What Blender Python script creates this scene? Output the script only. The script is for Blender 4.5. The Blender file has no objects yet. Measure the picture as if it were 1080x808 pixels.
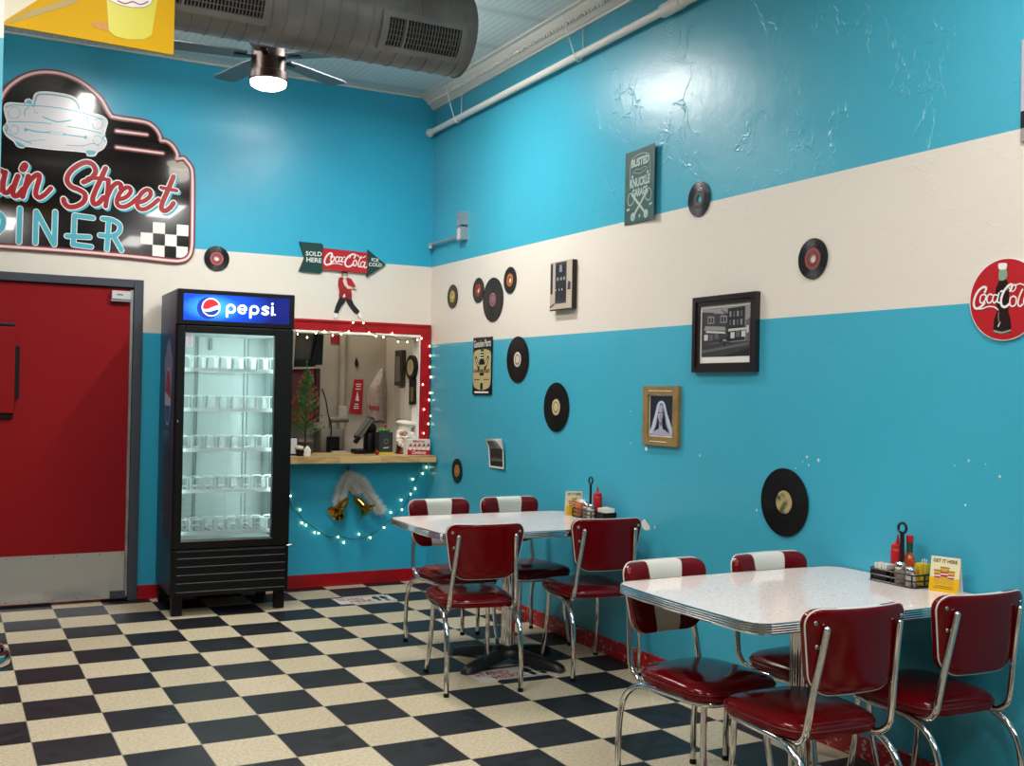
import bpy, math, random
from math import sin, cos, pi, radians as R, sqrt
from mathutils import Vector, Matrix

random.seed(7)
scene = bpy.context.scene
COL = scene.collection

# ------------------------------------------------------------ camera, world, lights, exposure
YAW, PITCH, ROLL = -0.4861, 0.0094, 0.0197
CAM = Vector((-0.3388, -6.854, 1.4439))
FPX = 1131.46
RM = Matrix.Rotation(YAW, 3, 'Z') @ Matrix.Rotation(pi / 2 + PITCH, 3, 'X') @ Matrix.Rotation(ROLL, 3, 'Z')
cd = bpy.data.cameras.new('camera'); cam = bpy.data.objects.new('camera', cd); COL.objects.link(cam)
cam.matrix_world = Matrix.Translation(CAM) @ RM.to_4x4()
cd.sensor_width = 36.0; cd.lens = FPX * 36.0 / 1080.0; cd.clip_start = .02
scene.camera = cam
scene.view_settings.view_transform = 'Standard'
scene.view_settings.look = 'None'
scene.view_settings.gamma = 1.0
scene.view_settings.use_curve_mapping = False
scene.view_settings.exposure = 0.5

world = bpy.data.worlds.new('world'); scene.world = world; world.use_nodes = True
world.node_tree.nodes['Background'].inputs[0].default_value = (.55, .62, .7, 1)
world.node_tree.nodes['Background'].inputs[1].default_value = .05

def area(name, loc, size, power, color, rot=(0, 0, 0), sy=None):
    l = bpy.data.lights.new(name, 'AREA'); l.energy = power; l.color = color
    l.shape = 'RECTANGLE'; l.size = size; l.size_y = sy if sy else size
    o = bpy.data.objects.new(name, l); COL.objects.link(o); o.location = loc; o.rotation_euler = rot
    return o
NEUT = (1.0, .965, .925)
CEILING_LAMPS = [(.2, -3.6, 38), (2.0, -5.2, 34), (-1.6, -5.6, 30), (.3, -7.6, 42), (-2.2, -2.6, 18), (2.1, -8.4, 22)]
for (lx, ly, lp) in CEILING_LAMPS:
    area('ceiling_lamp_light', (lx, ly, 3.585), .3, lp, NEUT, (0, 0, 0), 1.2)
TUBE_LAMPS = [(.55, -.15, -.95, 3.56, 16), (1.93, -.55, -1.3, 3.56, 26)]
for (lx, y1, y0, lz, lp) in TUBE_LAMPS:
    area('tube_lamp_light', (lx, (y0 + y1) / 2, lz - .035), .07, lp, (1, .97, .93), (0, 0, 0), y1 - y0)

# ------------------------------------------------------------ room constants
XR = 2.9586; YB = .7452; XL = -3.4; YF = -9.6; CEIL = 3.70; TILE = .3048
Z1, Z2 = 1.804, 2.401

def ray(u, v):
    return (RM @ Vector(((u - 540) / FPX, (404 - v) / FPX, -1)))
def at(u, v, Y):
    d = ray(u, v); t = (Y - CAM.y) / d.y; return CAM + d * t
def atx(u, v, X):
    d = ray(u, v); t = (X - CAM.x) / d.x; return CAM + d * t
def atz(u, v, Z):
    d = ray(u, v); t = (Z - CAM.z) / d.z; return CAM + d * t
def cr(ox, oy, s, pts): return [(ox + a / s, oy + b / s) for a, b in pts]

# ------------------------------------------------------------ materials
def lin(c):
    if isinstance(c, str):
        c = tuple(int(c[i:i + 2], 16) / 255 for i in (0, 2, 4))
    return tuple((x / 12.92 if x <= .04045 else ((x + .055) / 1.055) ** 2.4) for x in c) + (1,)
MATS = {}
def mat(name, col, rough=.5, metal=0, coat=0, bump=None, var=0, emit=None, trans=0, spec=None):
    if name in MATS: return MATS[name]
    m = bpy.data.materials.new(name); m.use_nodes = True; MATS[name] = m
    nt = m.node_tree; b = nt.nodes['Principled BSDF']
    b.inputs['Base Color'].default_value = lin(col); b.inputs['Roughness'].default_value = rough
    b.inputs['Metallic'].default_value = metal; b.inputs['Coat Weight'].default_value = coat
    if spec is not None: b.inputs['Specular IOR Level'].default_value = spec
    if trans: b.inputs['Transmission Weight'].default_value = trans
    if emit:
        b.inputs['Emission Color'].default_value = lin(emit[0]); b.inputs['Emission Strength'].default_value = emit[1]
    tc = nt.nodes.new('ShaderNodeTexCoord')
    if var:
        n = nt.nodes.new('ShaderNodeTexNoise'); n.inputs['Scale'].default_value = var[0]; n.inputs['Detail'].default_value = 4
        nt.links.new(tc.outputs['Object'], n.inputs['Vector'])
        mx = nt.nodes.new('ShaderNodeMix'); mx.data_type = 'RGBA'
        mx.inputs[6].default_value = lin(col); mx.inputs[7].default_value = lin(var[1])
        mr = nt.nodes.new('ShaderNodeMapRange'); mr.inputs[1].default_value = .42; mr.inputs[2].default_value = .62
        nt.links.new(n.outputs[0], mr.inputs[0]); nt.links.new(mr.outputs[0], mx.inputs[0]); nt.links.new(mx.outputs[2], b.inputs['Base Color'])
    if bump:
        n = nt.nodes.new('ShaderNodeTexNoise'); n.inputs['Scale'].default_value = bump[0]; n.inputs['Detail'].default_value = 3
        nt.links.new(tc.outputs['Object'], n.inputs['Vector'])
        bp = nt.nodes.new('ShaderNodeBump'); bp.inputs['Strength'].default_value = bump[1]; bp.inputs['Distance'].default_value = .01
        nt.links.new(n.outputs[0], bp.inputs['Height']); nt.links.new(bp.outputs[0], b.inputs['Normal'])
    return m

def wall_mat(name, blue, white, rough, cracks=0):
    m = bpy.data.materials.new(name); m.use_nodes = True; nt = m.node_tree; b = nt.nodes['Principled BSDF']; L = nt.links.new
    g = nt.nodes.new('ShaderNodeNewGeometry'); sp = nt.nodes.new('ShaderNodeSeparateXYZ'); L(g.outputs['Position'], sp.inputs[0])
    a = nt.nodes.new('ShaderNodeMath'); a.operation = 'GREATER_THAN'; a.inputs[1].default_value = Z1; L(sp.outputs[2], a.inputs[0])
    c = nt.nodes.new('ShaderNodeMath'); c.operation = 'LESS_THAN'; c.inputs[1].default_value = Z2; L(sp.outputs[2], c.inputs[0])
    d = nt.nodes.new('ShaderNodeMath'); d.operation = 'MULTIPLY'; L(a.outputs[0], d.inputs[0]); L(c.outputs[0], d.inputs[1])
    n0 = nt.nodes.new('ShaderNodeTexNoise'); n0.inputs['Scale'].default_value = 1.3; n0.inputs['Detail'].default_value = 3
    L(g.outputs['Position'], n0.inputs['Vector'])
    hv = nt.nodes.new('ShaderNodeMix'); hv.data_type = 'RGBA'; hv.inputs[6].default_value = lin(blue[0]); hv.inputs[7].default_value = lin(blue[1]); L(n0.outputs[0], hv.inputs[0])
    mx = nt.nodes.new('ShaderNodeMix'); mx.data_type = 'RGBA'; L(d.outputs[0], mx.inputs[0]); L(hv.outputs[2], mx.inputs[6]); mx.inputs[7].default_value = lin(white)
    L(mx.outputs[2], b.inputs['Base Color'])
    rr = nt.nodes.new('ShaderNodeMapRange'); L(d.outputs[0], rr.inputs[0]); rr.inputs[3].default_value = rough; rr.inputs[4].default_value = .5; L(rr.outputs[0], b.inputs['Roughness'])
    n = nt.nodes.new('ShaderNodeTexNoise'); n.inputs['Scale'].default_value = 90; n.inputs['Detail'].default_value = 2; L(g.outputs['Position'], n.inputs['Vector'])
    n2 = nt.nodes.new('ShaderNodeTexNoise'); n2.inputs['Scale'].default_value = 9; n2.inputs['Detail'].default_value = 4; L(g.outputs['Position'], n2.inputs['Vector'])
    b1 = nt.nodes.new('ShaderNodeBump'); b1.inputs['Strength'].default_value = .25; b1.inputs['Distance'].default_value = .0012; L(n.outputs[0], b1.inputs['Height'])
    b2 = nt.nodes.new('ShaderNodeBump'); b2.inputs['Strength'].default_value = .35; b2.inputs['Distance'].default_value = .006; L(n2.outputs[0], b2.inputs['Height']); L(b1.outputs[0], b2.inputs['Normal'])
    last = b2
    if cracks:
        # cracked, repainted plaster: thin raised lines in scattered patches
        nd = nt.nodes.new('ShaderNodeTexNoise'); nd.inputs['Scale'].default_value = 7; nd.inputs['Detail'].default_value = 3; L(g.outputs['Position'], nd.inputs['Vector'])
        ad = nt.nodes.new('ShaderNodeMixRGB'); ad.blend_type = 'ADD'; ad.inputs[0].default_value = .28; L(g.outputs['Position'], ad.inputs[1]); L(nd.outputs[1], ad.inputs[2])
        mp = nt.nodes.new('ShaderNodeMapping'); mp.inputs['Scale'].default_value = (1, 1.5, .8); L(ad.outputs[0], mp.inputs[0])
        vo = nt.nodes.new('ShaderNodeTexVoronoi'); vo.feature = 'DISTANCE_TO_EDGE'; vo.inputs['Scale'].default_value = 5.5; L(mp.outputs[0], vo.inputs['Vector'])
        lt = nt.nodes.new('ShaderNodeMapRange'); lt.inputs[1].default_value = 0; lt.inputs[2].default_value = .03; lt.inputs[3].default_value = 1; lt.inputs[4].default_value = 0; L(vo.outputs['Distance'], lt.inputs[0])
        nm = nt.nodes.new('ShaderNodeTexNoise'); nm.inputs['Scale'].default_value = 3.1; nm.inputs['Detail'].default_value = 2; L(g.outputs['Position'], nm.inputs['Vector'])
        mr = nt.nodes.new('ShaderNodeMapRange'); mr.inputs[1].default_value = .5; mr.inputs[2].default_value = .6; L(nm.outputs[0], mr.inputs[0])
        zz = nt.nodes.new('ShaderNodeMapRange'); zz.inputs[1].default_value = 1.9; zz.inputs[2].default_value = 2.5; L(sp.outputs[2], zz.inputs[0])
        yy = nt.nodes.new('ShaderNodeMapRange'); yy.inputs[1].default_value = -1.2; yy.inputs[2].default_value = -1.8; L(sp.outputs[1], yy.inputs[0])
        m1 = nt.nodes.new('ShaderNodeMath'); m1.operation = 'MULTIPLY'; L(lt.outputs[0], m1.inputs[0]); L(mr.outputs[0], m1.inputs[1])
        m2 = nt.nodes.new('ShaderNodeMath'); m2.operation = 'MULTIPLY'; L(m1.outputs[0], m2.inputs[0]); L(zz.outputs[0], m2.inputs[1])
        m3 = nt.nodes.new('ShaderNodeMath'); m3.operation = 'MULTIPLY'; L(m2.outputs[0], m3.inputs[0]); L(yy.outputs[0], m3.inputs[1])
        b3 = nt.nodes.new('ShaderNodeBump'); b3.inputs['Strength'].default_value = .35; b3.inputs['Distance'].default_value = .004; L(m3.outputs[0], b3.inputs['Height']); L(last.outputs[0], b3.inputs['Normal']); last = b3
    L(last.outputs[0], b.inputs['Normal'])
    return m

BLUE = ('38a3be', '45adc8')
M_WALLR = wall_mat('painted_plaster', BLUE, 'dfd8cd', .32, 1)
M_WALLB = wall_mat('painted_board', ('27a3c6', '33accd'), 'dfd8cd', .34)
white = mat('white_paint', 'e8e6e0', .45)
chipm = mat('bare_plaster', 'e4ddcf', .8)
red_paint = mat('red_paint', 'a80d1a', .35, var=(6, '9a0a16'), spec=.35)
chrome = mat('chrome', 'dcdcde', .09, 1)
steel = mat('brushed_steel', 'b4b6b8', .32, 1, var=(9, '9d9fa2'))
galv = mat('galvanised_steel', '86827f', .45, .45, var=(5, '767270'))
vinyl = mat('red_vinyl', '620209', .15, bump=(35, .02), spec=.3)
vinyl_w = mat('white_vinyl', 'd6d3ca', .35, bump=(60, .08))
black = mat('black_plastic', '050506', .38, spec=.3)
black_matte = mat('black_matte', '0c0c0c', .7)
iron = mat('black_cast_iron', '0d0d0e', .4, bump=(50, .1))
darkgrey = mat('dark_grey_paint', '3a414c', .45)
gold = mat('gold_foil', 'd0a24c', .16, 1)
glassm = mat('clear_glass', 'f4fbfb', .02, trans=1)
ink = mat('black_ink', '151316', .28)
paper = mat('white_paper', 'e6e2da', .6)
cream = mat('cream_print', 'e4dcb6', .6)
redp = mat('red_print', 'b5131f', .35)
cyanp = mat('cyan_print', '4aa9bd', .35)
whitep = mat('white_print', 'ece9e6', .35)
yellowp = mat('yellow_print', 'e0ac00', .6, spec=.2)

def floor_mat():
    m = bpy.data.materials.new('vinyl_tile'); m.use_nodes = True; nt = m.node_tree; b = nt.nodes['Principled BSDF']; L = nt.links.new
    g = nt.nodes.new('ShaderNodeNewGeometry')
    mp = nt.nodes.new('ShaderNodeMapping'); mp.inputs['Scale'].default_value = (1 / TILE, 1 / TILE, 1); mp.inputs['Location'].default_value = (0, 0, .5); L(g.outputs['Position'], mp.inputs[0])
    ck = nt.nodes.new('ShaderNodeTexChecker'); ck.inputs['Scale'].default_value = 1; L(mp.outputs[0], ck.inputs['Vector'])
    ck.inputs[1].default_value = (1, 1, 1, 1); ck.inputs[2].default_value = (0, 0, 0, 1)
    sp = nt.nodes.new('ShaderNodeSeparateXYZ'); L(mp.outputs[0], sp.inputs[0])
    cell = nt.nodes.new('ShaderNodeVectorMath'); cell.operation = 'FLOOR'; L(mp.outputs[0], cell.inputs[0])
    wn = nt.nodes.new('ShaderNodeTexWhiteNoise'); L(cell.outputs[0], wn.inputs['Vector'])
    n = nt.nodes.new('ShaderNodeTexNoise'); n.inputs['Scale'].default_value = 70; n.inputs['Detail'].default_value = 5; L(g.outputs['Position'], n.inputs['Vector'])
    n3 = nt.nodes.new('ShaderNodeTexNoise'); n3.inputs['Scale'].default_value = 14; n3.inputs['Detail'].default_value = 4; L(g.outputs['Position'], n3.inputs['Vector'])
    def two(c0, c1, fac):
        x = nt.nodes.new('ShaderNodeMix'); x.data_type = 'RGBA'; x.inputs[6].default_value = lin(c0); x.inputs[7].default_value = lin(c1)
        r = nt.nodes.new('ShaderNodeMapRange'); r.inputs[1].default_value = .38; r.inputs[2].default_value = .62; L(fac, r.inputs[0]); L(r.outputs[0], x.inputs[0]); return x
    cr_ = two('998a6e', 'ddd0b6', n.outputs[0]); cr2 = nt.nodes.new('ShaderNodeMix'); cr2.data_type = 'RGBA'; cr2.inputs[7].default_value = lin('cbbc9e'); L(cr_.outputs[2], cr2.inputs[6]); cr2.inputs[0].default_value = .62
    va = nt.nodes.new('ShaderNodeMix'); va.data_type = 'RGBA'; va.blend_type = 'MULTIPLY'; L(cr2.outputs[2], va.inputs[6]); va.inputs[7].default_value = (.88, .87, .85, 1); L(wn.outputs[0], va.inputs[0])
    bk = two('131416', '212329', n3.outputs[0]); b.inputs['Specular IOR Level'].default_value = .32
    ch = nt.nodes.new('ShaderNodeMix'); ch.data_type = 'RGBA'; L(ck.outputs[1], ch.inputs[0]); L(bk.outputs[2], ch.inputs[6]); L(va.outputs[2], ch.inputs[7])
    # thin joint lines
    def edge(o):
        f = nt.nodes.new('ShaderNodeMath'); f.operation = 'PINGPONG'; f.inputs[1].default_value = .5; L(o, f.inputs[0])
        l = nt.nodes.new('ShaderNodeMath'); l.operation = 'LESS_THAN'; l.inputs[1].default_value = .006; L(f.outputs[0], l.inputs[0]); return l
    e1, e2 = edge(sp.outputs[0]), edge(sp.outputs[1]); mxx = nt.nodes.new('ShaderNodeMath'); mxx.operation = 'MAXIMUM'; L(e1.outputs[0], mxx.inputs[0]); L(e2.outputs[0], mxx.inputs[1])
    f2 = nt.nodes.new('ShaderNodeMix'); f2.data_type = 'RGBA'; L(mxx.outputs[0], f2.inputs[0]); L(ch.outputs[2], f2.inputs[6]); f2.inputs[7].default_value = lin('8a8172')
    L(f2.outputs[2], b.inputs['Base Color'])
    rr = nt.nodes.new('ShaderNodeMapRange'); rr.inputs[3].default_value = .36; rr.inputs[4].default_value = .52; L(n3.outputs[0], rr.inputs[0]); L(rr.outputs[0], b.inputs['Roughness'])
    bp = nt.nodes.new('ShaderNodeBump'); bp.inputs['Strength'].default_value = .08; bp.inputs['Distance'].default_value = .002; L(n3.outputs[0], bp.inputs['Height']); L(bp.outputs[0], b.inputs['Normal'])
    return m

def ceil_mat():
    m = bpy.data.materials.new('pressed_tin'); m.use_nodes = True; nt = m.node_tree; b = nt.nodes['Principled BSDF']; L = nt.links.new
    b.inputs['Base Color'].default_value = lin('b3bcba'); b.inputs['Roughness'].default_value = .45
    g = nt.nodes.new('ShaderNodeNewGeometry'); sp = nt.nodes.new('ShaderNodeSeparateXYZ'); L(g.outputs['Position'], sp.inputs[0])
    outs = []
    for ax, k in ((0, 1 / .045), (1, 1 / .6)):
        s = nt.nodes.new('ShaderNodeMath'); s.operation = 'MULTIPLY'; s.inputs[1].default_value = k; L(sp.outputs[ax], s.inputs[0])
        f = nt.nodes.new('ShaderNodeMath'); f.operation = 'PINGPONG'; f.inputs[1].default_value = .5; L(s.outputs[0], f.inputs[0])
        r = nt.nodes.new('ShaderNodeMapRange'); r.inputs[1].default_value = 0; r.inputs[2].default_value = .12; L(f.outputs[0], r.inputs[0]); outs.append(r)
    mn = nt.nodes.new('ShaderNodeMath'); mn.operation = 'MINIMUM'; L(outs[0].outputs[0], mn.inputs[0]); L(outs[1].outputs[0], mn.inputs[1])
    bp = nt.nodes.new('ShaderNodeBump'); bp.inputs['Strength'].default_value = .5; bp.inputs['Distance'].default_value = .004; L(mn.outputs[0], bp.inputs['Height']); L(bp.outputs[0], b.inputs['Normal'])
    x = nt.nodes.new('ShaderNodeMix'); x.data_type = 'RGBA'; L(mn.outputs[0], x.inputs[0]); x.inputs[6].default_value = lin('c2c9c8'); x.inputs[7].default_value = lin('e0e3e1'); L(x.outputs[2], b.inputs['Base Color'])
    return m

def speck_mat(name, c0, c1, c2, scale, rough, coat=0):
    m = bpy.data.materials.new(name); m.use_nodes = True; nt = m.node_tree; b = nt.nodes['Principled BSDF']; L = nt.links.new
    tc = nt.nodes.new('ShaderNodeTexCoord'); vo = nt.nodes.new('ShaderNodeTexVoronoi'); vo.inputs['Scale'].default_value = scale; L(tc.outputs['Object'], vo.inputs['Vector'])
    sx = nt.nodes.new('ShaderNodeSeparateColor'); L(vo.outputs['Color'], sx.inputs[0])
    rp = nt.nodes.new('ShaderNodeValToRGB'); L(sx.outputs[0], rp.inputs[0]); e = rp.color_ramp.elements
    e[0].color = lin(c0); e[0].position = 0; e[1].color = lin(c2); e[1].position = 1; x = e.new(.35); x.color = lin(c1)
    L(rp.outputs[0], b.inputs['Base Color']); b.inputs['Roughness'].default_value = rough; b.inputs['Coat Weight'].default_value = coat
    return m
laminate = speck_mat('speckled_laminate', 'd6aaa2', 'ece0da', 'f6efec', 330, .12, .15)

# ------------------------------------------------------------ mesh builder
class Plane:
    def __init__(s, o, u, v):
        s.o, s.u, s.v = Vector(o), Vector(u).normalized(), Vector(v).normalized(); s.n = s.u.cross(s.v)
    def pt(s, a, b, off=0): return s.o + s.u * a + s.v * b + s.n * off
    def px(s, u, v, off=0):
        d = ray(u, v); o = s.o + s.n * off; t = (o - CAM).dot(s.n) / d.dot(s.n); q = CAM + d * t - o
        return (q.dot(s.u), q.dot(s.v))
    def pxs(s, pts): return [s.px(a, b) for a, b in pts]
PB = Plane((0, YB, 0), (1, 0, 0), (0, 0, 1))
PR = Plane((XR, 0, 0), (0, -1, 0), (0, 0, 1))

def smooth(pts, n=6, closed=False):
    P = [tuple(p) for p in pts]; out = []; N = len(P); dim = len(P[0])
    rng = range(N) if closed else range(N - 1)
    for i in rng:
        if closed: a, b, c, d = P[(i - 1) % N], P[i], P[(i + 1) % N], P[(i + 2) % N]
        else: a, b, c, d = P[max(i - 1, 0)], P[i], P[i + 1], P[min(i + 2, N - 1)]
        for k in range(n):
            t = k / n
            out.append(tuple(.5 * (2 * b[j] + (c[j] - a[j]) * t + (2 * a[j] - 5 * b[j] + 4 * c[j] - d[j]) * t * t + (3 * b[j] - a[j] - 3 * c[j] + d[j]) * t ** 3) for j in range(dim)))
    if not closed: out.append(P[-1])
    return out
def area2(p): return sum(p[i][0] * p[(i + 1) % len(p)][1] - p[(i + 1) % len(p)][0] * p[i][1] for i in range(len(p))) / 2
def circ(cx, cy, r, n=32, ry=None, a0=0, a1=2 * pi):
    full = abs(a1 - a0) > 6.28
    return [(cx + r * cos(a0 + (a1 - a0) * i / (n if full else n - 1)), cy + (ry or r) * sin(a0 + (a1 - a0) * i / (n if full else n - 1))) for i in range(n)]
def rrect(x0, y0, x1, y1, r, n=5):
    out = []
    for cx, cy, a in ((x1 - r, y1 - r, 0), (x0 + r, y1 - r, pi / 2), (x0 + r, y0 + r, pi), (x1 - r, y0 + r, 1.5 * pi)):
        out += [(cx + r * cos(a + pi / 2 * i / n), cy + r * sin(a + pi / 2 * i / n)) for i in range(n + 1)]
    return out

LOC = {}
TEXT_CACHE = {}
class MB:
    def __init__(s, *mats): s.mats = list(mats); s.v = []; s.f = []; s.m = []; s.s = []; s.k = {}
    def mi(s, m):
        if isinstance(m, int): return m
        if m not in s.mats: s.mats.append(m)
        return s.mats.index(m)
    def add(s, vs, fs, m=0, sm=False):
        k = len(s.v); m = s.mi(m); s.v += [tuple(v) for v in vs]
        for f in fs: s.f.append([i + k for i in f]); s.m.append(m); s.s.append(sm)
        return s
    def box(s, a, b, m=0, T=None):
        (x0, y0, z0), (x1, y1, z1) = a, b
        vs = [Vector(v) for v in ((x0, y0, z0), (x1, y0, z0), (x1, y1, z0), (x0, y1, z0), (x0, y0, z1), (x1, y0, z1), (x1, y1, z1), (x0, y1, z1))]
        if T: vs = [T @ v for v in vs]
        return s.add(vs, [(3, 2, 1, 0), (4, 5, 6, 7), (0, 1, 5, 4), (1, 2, 6, 5), (2, 3, 7, 6), (3, 0, 4, 7)], m)
    def rbox(s, a, b, r, m=0, n=3):
        """box with rounded vertical corners and eased top and bottom edges"""
        (x0, y0, z0), (x1, y1, z1) = a, b; e = min(r * .5, (z1 - z0) * .3)
        loops = []
        for z, ins in ((z0, e), (z0 + e * .3, e * .3), (z0 + e, 0), (z1 - e, 0), (z1 - e * .3, e * .3), (z1, e)):
            loops.append([(x, y, z) for x, y in rrect(x0 + ins, y0 + ins, x1 - ins, y1 - ins, max(r - ins, .0005), n)])
        return s.loft(loops, m, caps=True)
    def loft(s, loops, m=0, caps=True, closed=True, sm=True):
        n = len(loops[0]); vs = [p for l in loops for p in l]; fs = []
        for i in range(len(loops) - 1):
            for j in range(n if closed else n - 1):
                k = (j + 1) % n; fs.append((i * n + j, i * n + k, (i + 1) * n + k, (i + 1) * n + j))
        s.add(vs, fs, m, sm)
        if caps: s.add(loops[0], [tuple(range(n))[::-1]], m); s.add(loops[-1], [tuple(range(n))], m)
        return s
    def tube(s, pts, r, m=0, seg=10, closed=False, caps=True):
        P = [Vector(p) for p in pts]; n = len(P); loops = []; up = None
        for i in range(n):
            if closed: t = (P[(i + 1) % n] - P[i - 1]).normalized()
            else: t = (P[min(i + 1, n - 1)] - P[max(i - 1, 0)]).normalized()
            if up is None: up = t.orthogonal().normalized()
            up = (up - t * up.dot(t)).normalized(); w = t.cross(up); rr = r[i] if isinstance(r, (list, tuple)) else r
            loops.append([P[i] + (up * cos(2 * pi * k / seg) + w * sin(2 * pi * k / seg)) * rr for k in range(seg)])
        if closed: loops.append(loops[0])
        return s.loft(loops, m, caps and not closed)
    def lathe(s, prof, o=(0, 0, 0), m=0, seg=24, T=None, caps=True):
        """prof: (r, z) pairs, axis z"""
        loops = [[Vector(o) + Vector((r * cos(2 * pi * k / seg), r * sin(2 * pi * k / seg), z)) for k in range(seg)] for r, z in prof]
        if T: loops = [[T @ p for p in l] for l in loops]
        return s.loft(loops, m, caps)
    def ball(s, c, r, m=0, seg=12, sq=(1, 1, 1)):
        k = seg // 2; c = Vector(c)
        loops = [[c + Vector((max(sin(pi * i / k), .001) * cos(2 * pi * j / seg) * r * sq[0], max(sin(pi * i / k), .001) * sin(2 * pi * j / seg) * r * sq[1], -cos(pi * i / k) * r * sq[2])) for j in range(seg)] for i in range(k + 1)]
        return s.loft(loops, m, True)
    def poly(s, pts, P, off=0, m=0):
        if area2(pts) < 0: pts = pts[::-1]
        return s.add([P.pt(a, b, off) for a, b in pts], [tuple(range(len(pts)))], m)
    def prism(s, pts, P, o0, o1, m=0, sm=False):
        if area2(pts) < 0: pts = pts[::-1]
        n = len(pts); vs = [P.pt(a, b, o0) for a, b in pts] + [P.pt(a, b, o1) for a, b in pts]
        s.add(vs, [(i, (i + 1) % n, n + (i + 1) % n, n + i) for i in range(n)], m, sm)
        s.add([P.pt(a, b, o1) for a, b in pts], [tuple(range(n))], m)
        return s.add([P.pt(a, b, o0) for a, b in pts], [tuple(range(n))[::-1]], m)
    def ring(s, c, r0, r1, P, off=0, m=0, n=40, ry=1):
        a = circ(c[0], c[1], r0, n, r0 * ry); b = circ(c[0], c[1], r1, n, r1 * ry)
        return s.add([P.pt(x, y, off) for x, y in a + b], [(i, n + i, n + (i + 1) % n, (i + 1) % n) for i in range(n)], m)
    def stroke(s, pts, w, P, off=0, m=0, closed=False, caps=True):
        """flat painted stroke of width w along 2-D points on a plane (w may be a list)"""
        key = round(off, 4); s.k[key] = s.k.get(key, 0) + 1; off += s.k[key] * 2.2e-5
        n = len(pts); L = []; Rr = []
        for i in range(n):
            a = pts[(i - 1) % n] if closed else pts[max(i - 1, 0)]; b = pts[(i + 1) % n] if closed else pts[min(i + 1, n - 1)]
            dx, dy = b[0] - a[0], b[1] - a[1]; l = sqrt(dx * dx + dy * dy) or 1; ww = (w[i] if isinstance(w, list) else w) / 2
            L.append((pts[i][0] - dy / l * ww, pts[i][1] + dx / l * ww)); Rr.append((pts[i][0] + dy / l * ww, pts[i][1] - dx / l * ww))
        k = n if closed else n - 1
        ramp = 0 if closed else 1.6e-5 / n
        s.add([P.pt(a, b, off + ramp * (i % n)) for i, (a, b) in enumerate(L + Rr)], [(i, n + i, n + (i + 1) % n, (i + 1) % n) for i in range(k)], m)
        if caps and not closed:
            for q, ww in ((pts[0], w[0] if isinstance(w, list) else w), (pts[-1], w[-1] if isinstance(w, list) else w)): s.poly(circ(q[0], q[1], ww / 2, 12), P, off - .000004, m)
        return s
    def text(s, txt, P, x0, y0, w, h, off=0, m=0, shear=0, bold=0, rise=0):
        """lettering filling the box x0,y0,w,h of a plane"""
        key = (txt, bold)
        if key not in TEXT_CACHE:
            cu = bpy.data.curves.new('lettering', 'FONT'); cu.body = txt; cu.size = 1; cu.offset = bold; cu.resolution_u = 3
            o = bpy.data.objects.new('lettering', cu); COL.objects.link(o)
            bpy.context.view_layer.update()
            me = o.to_mesh(); vs = [(v.co.x, v.co.y) for v in me.vertices]; fs = [tuple(p.vertices) for p in me.polygons]
            o.to_mesh_clear(); bpy.data.objects.remove(o); bpy.data.curves.remove(cu)
            a0, a1 = min(v[0] for v in vs), max(v[0] for v in vs); b0, b1 = min(v[1] for v in vs), max(v[1] for v in vs)
            vs = [((a - a0) / (a1 - a0), (b - b0) / (b1 - b0)) for a, b in vs]
            f2 = []
            for f in fs:
                q = [vs[i] for i in f]; f2.append(f if area2(q) > 0 else f[::-1])
            TEXT_CACHE[key] = (vs, f2)
        vs, fs = TEXT_CACHE[key]
        return s.add([P.pt(x0 + a * w + shear * b * h, y0 + b * h + rise * a, off) for a, b in vs], fs, m)
    def build(s, name, parent=None, loc=None, bevel=0):
        me = bpy.data.meshes.new(name)
        L = Vector(loc) if loc is not None else (LOC.get(parent.name, Vector((0, 0, 0))) if parent else Vector((0, 0, 0)))
        me.from_pydata([(v[0] - L.x, v[1] - L.y, v[2] - L.z) for v in s.v], [], s.f)
        for m in s.mats: me.materials.append(m)
        me.polygons.foreach_set('material_index', s.m); me.polygons.foreach_set('use_smooth', s.s); me.update()
        if any(s.s): me.set_sharp_from_angle(angle=R(42))
        o = bpy.data.objects.new(name, me); COL.objects.link(o)
        if parent: o.parent = parent; LOC[o.name] = LOC.get(parent.name, Vector((0, 0, 0)))
        elif loc is not None: o.location = L; LOC[o.name] = L
        if bevel:
            b = o.modifiers.new('bevel', 'BEVEL'); b.width = bevel; b.segments = 2; b.limit_method = 'ANGLE'
        return o

def tag(o, label=None, cat=None, group=None, kind=None):
    if label: o['label'] = label
    if cat: o['category'] = cat
    if group: o['group'] = group
    if kind: o['kind'] = kind
    return o
def thing(name, label, cat, loc=(0, 0, 0), rz=0, group=None):
    o = bpy.data.objects.new(name, None); COL.objects.link(o); o.location = loc; o.rotation_euler = (0, 0, rz); o.empty_display_size = .05
    LOC[o.name] = Vector(loc) if rz == 0 else Vector((0, 0, 0))
    return tag(o, label, cat, group)
def copy_tree(o, parent=None):
    c = o.copy(); COL.objects.link(c)
    if parent: c.parent = parent
    for ch in list(o.children): copy_tree(ch, c)
    return c
def dup(o, loc, rz, label, group=None):
    c = copy_tree(o); c.location = loc; c.rotation_euler = (0, 0, rz); c['label'] = label
    if group: c['group'] = group
    return c
def struct(o): o['kind'] = 'structure'; return o

# ============================================================ THE ROOM
struct(MB(floor_mat()).box((XL - .1, YF - .1, -.1), (XR + .1, YB + .1, 0)).build('floor'))
struct(MB(ceil_mat()).box((XL - .1, YF - .1, CEIL), (XR + .1, YB + .1, CEIL + .1)).build('ceiling'))

TH = .11
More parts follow.
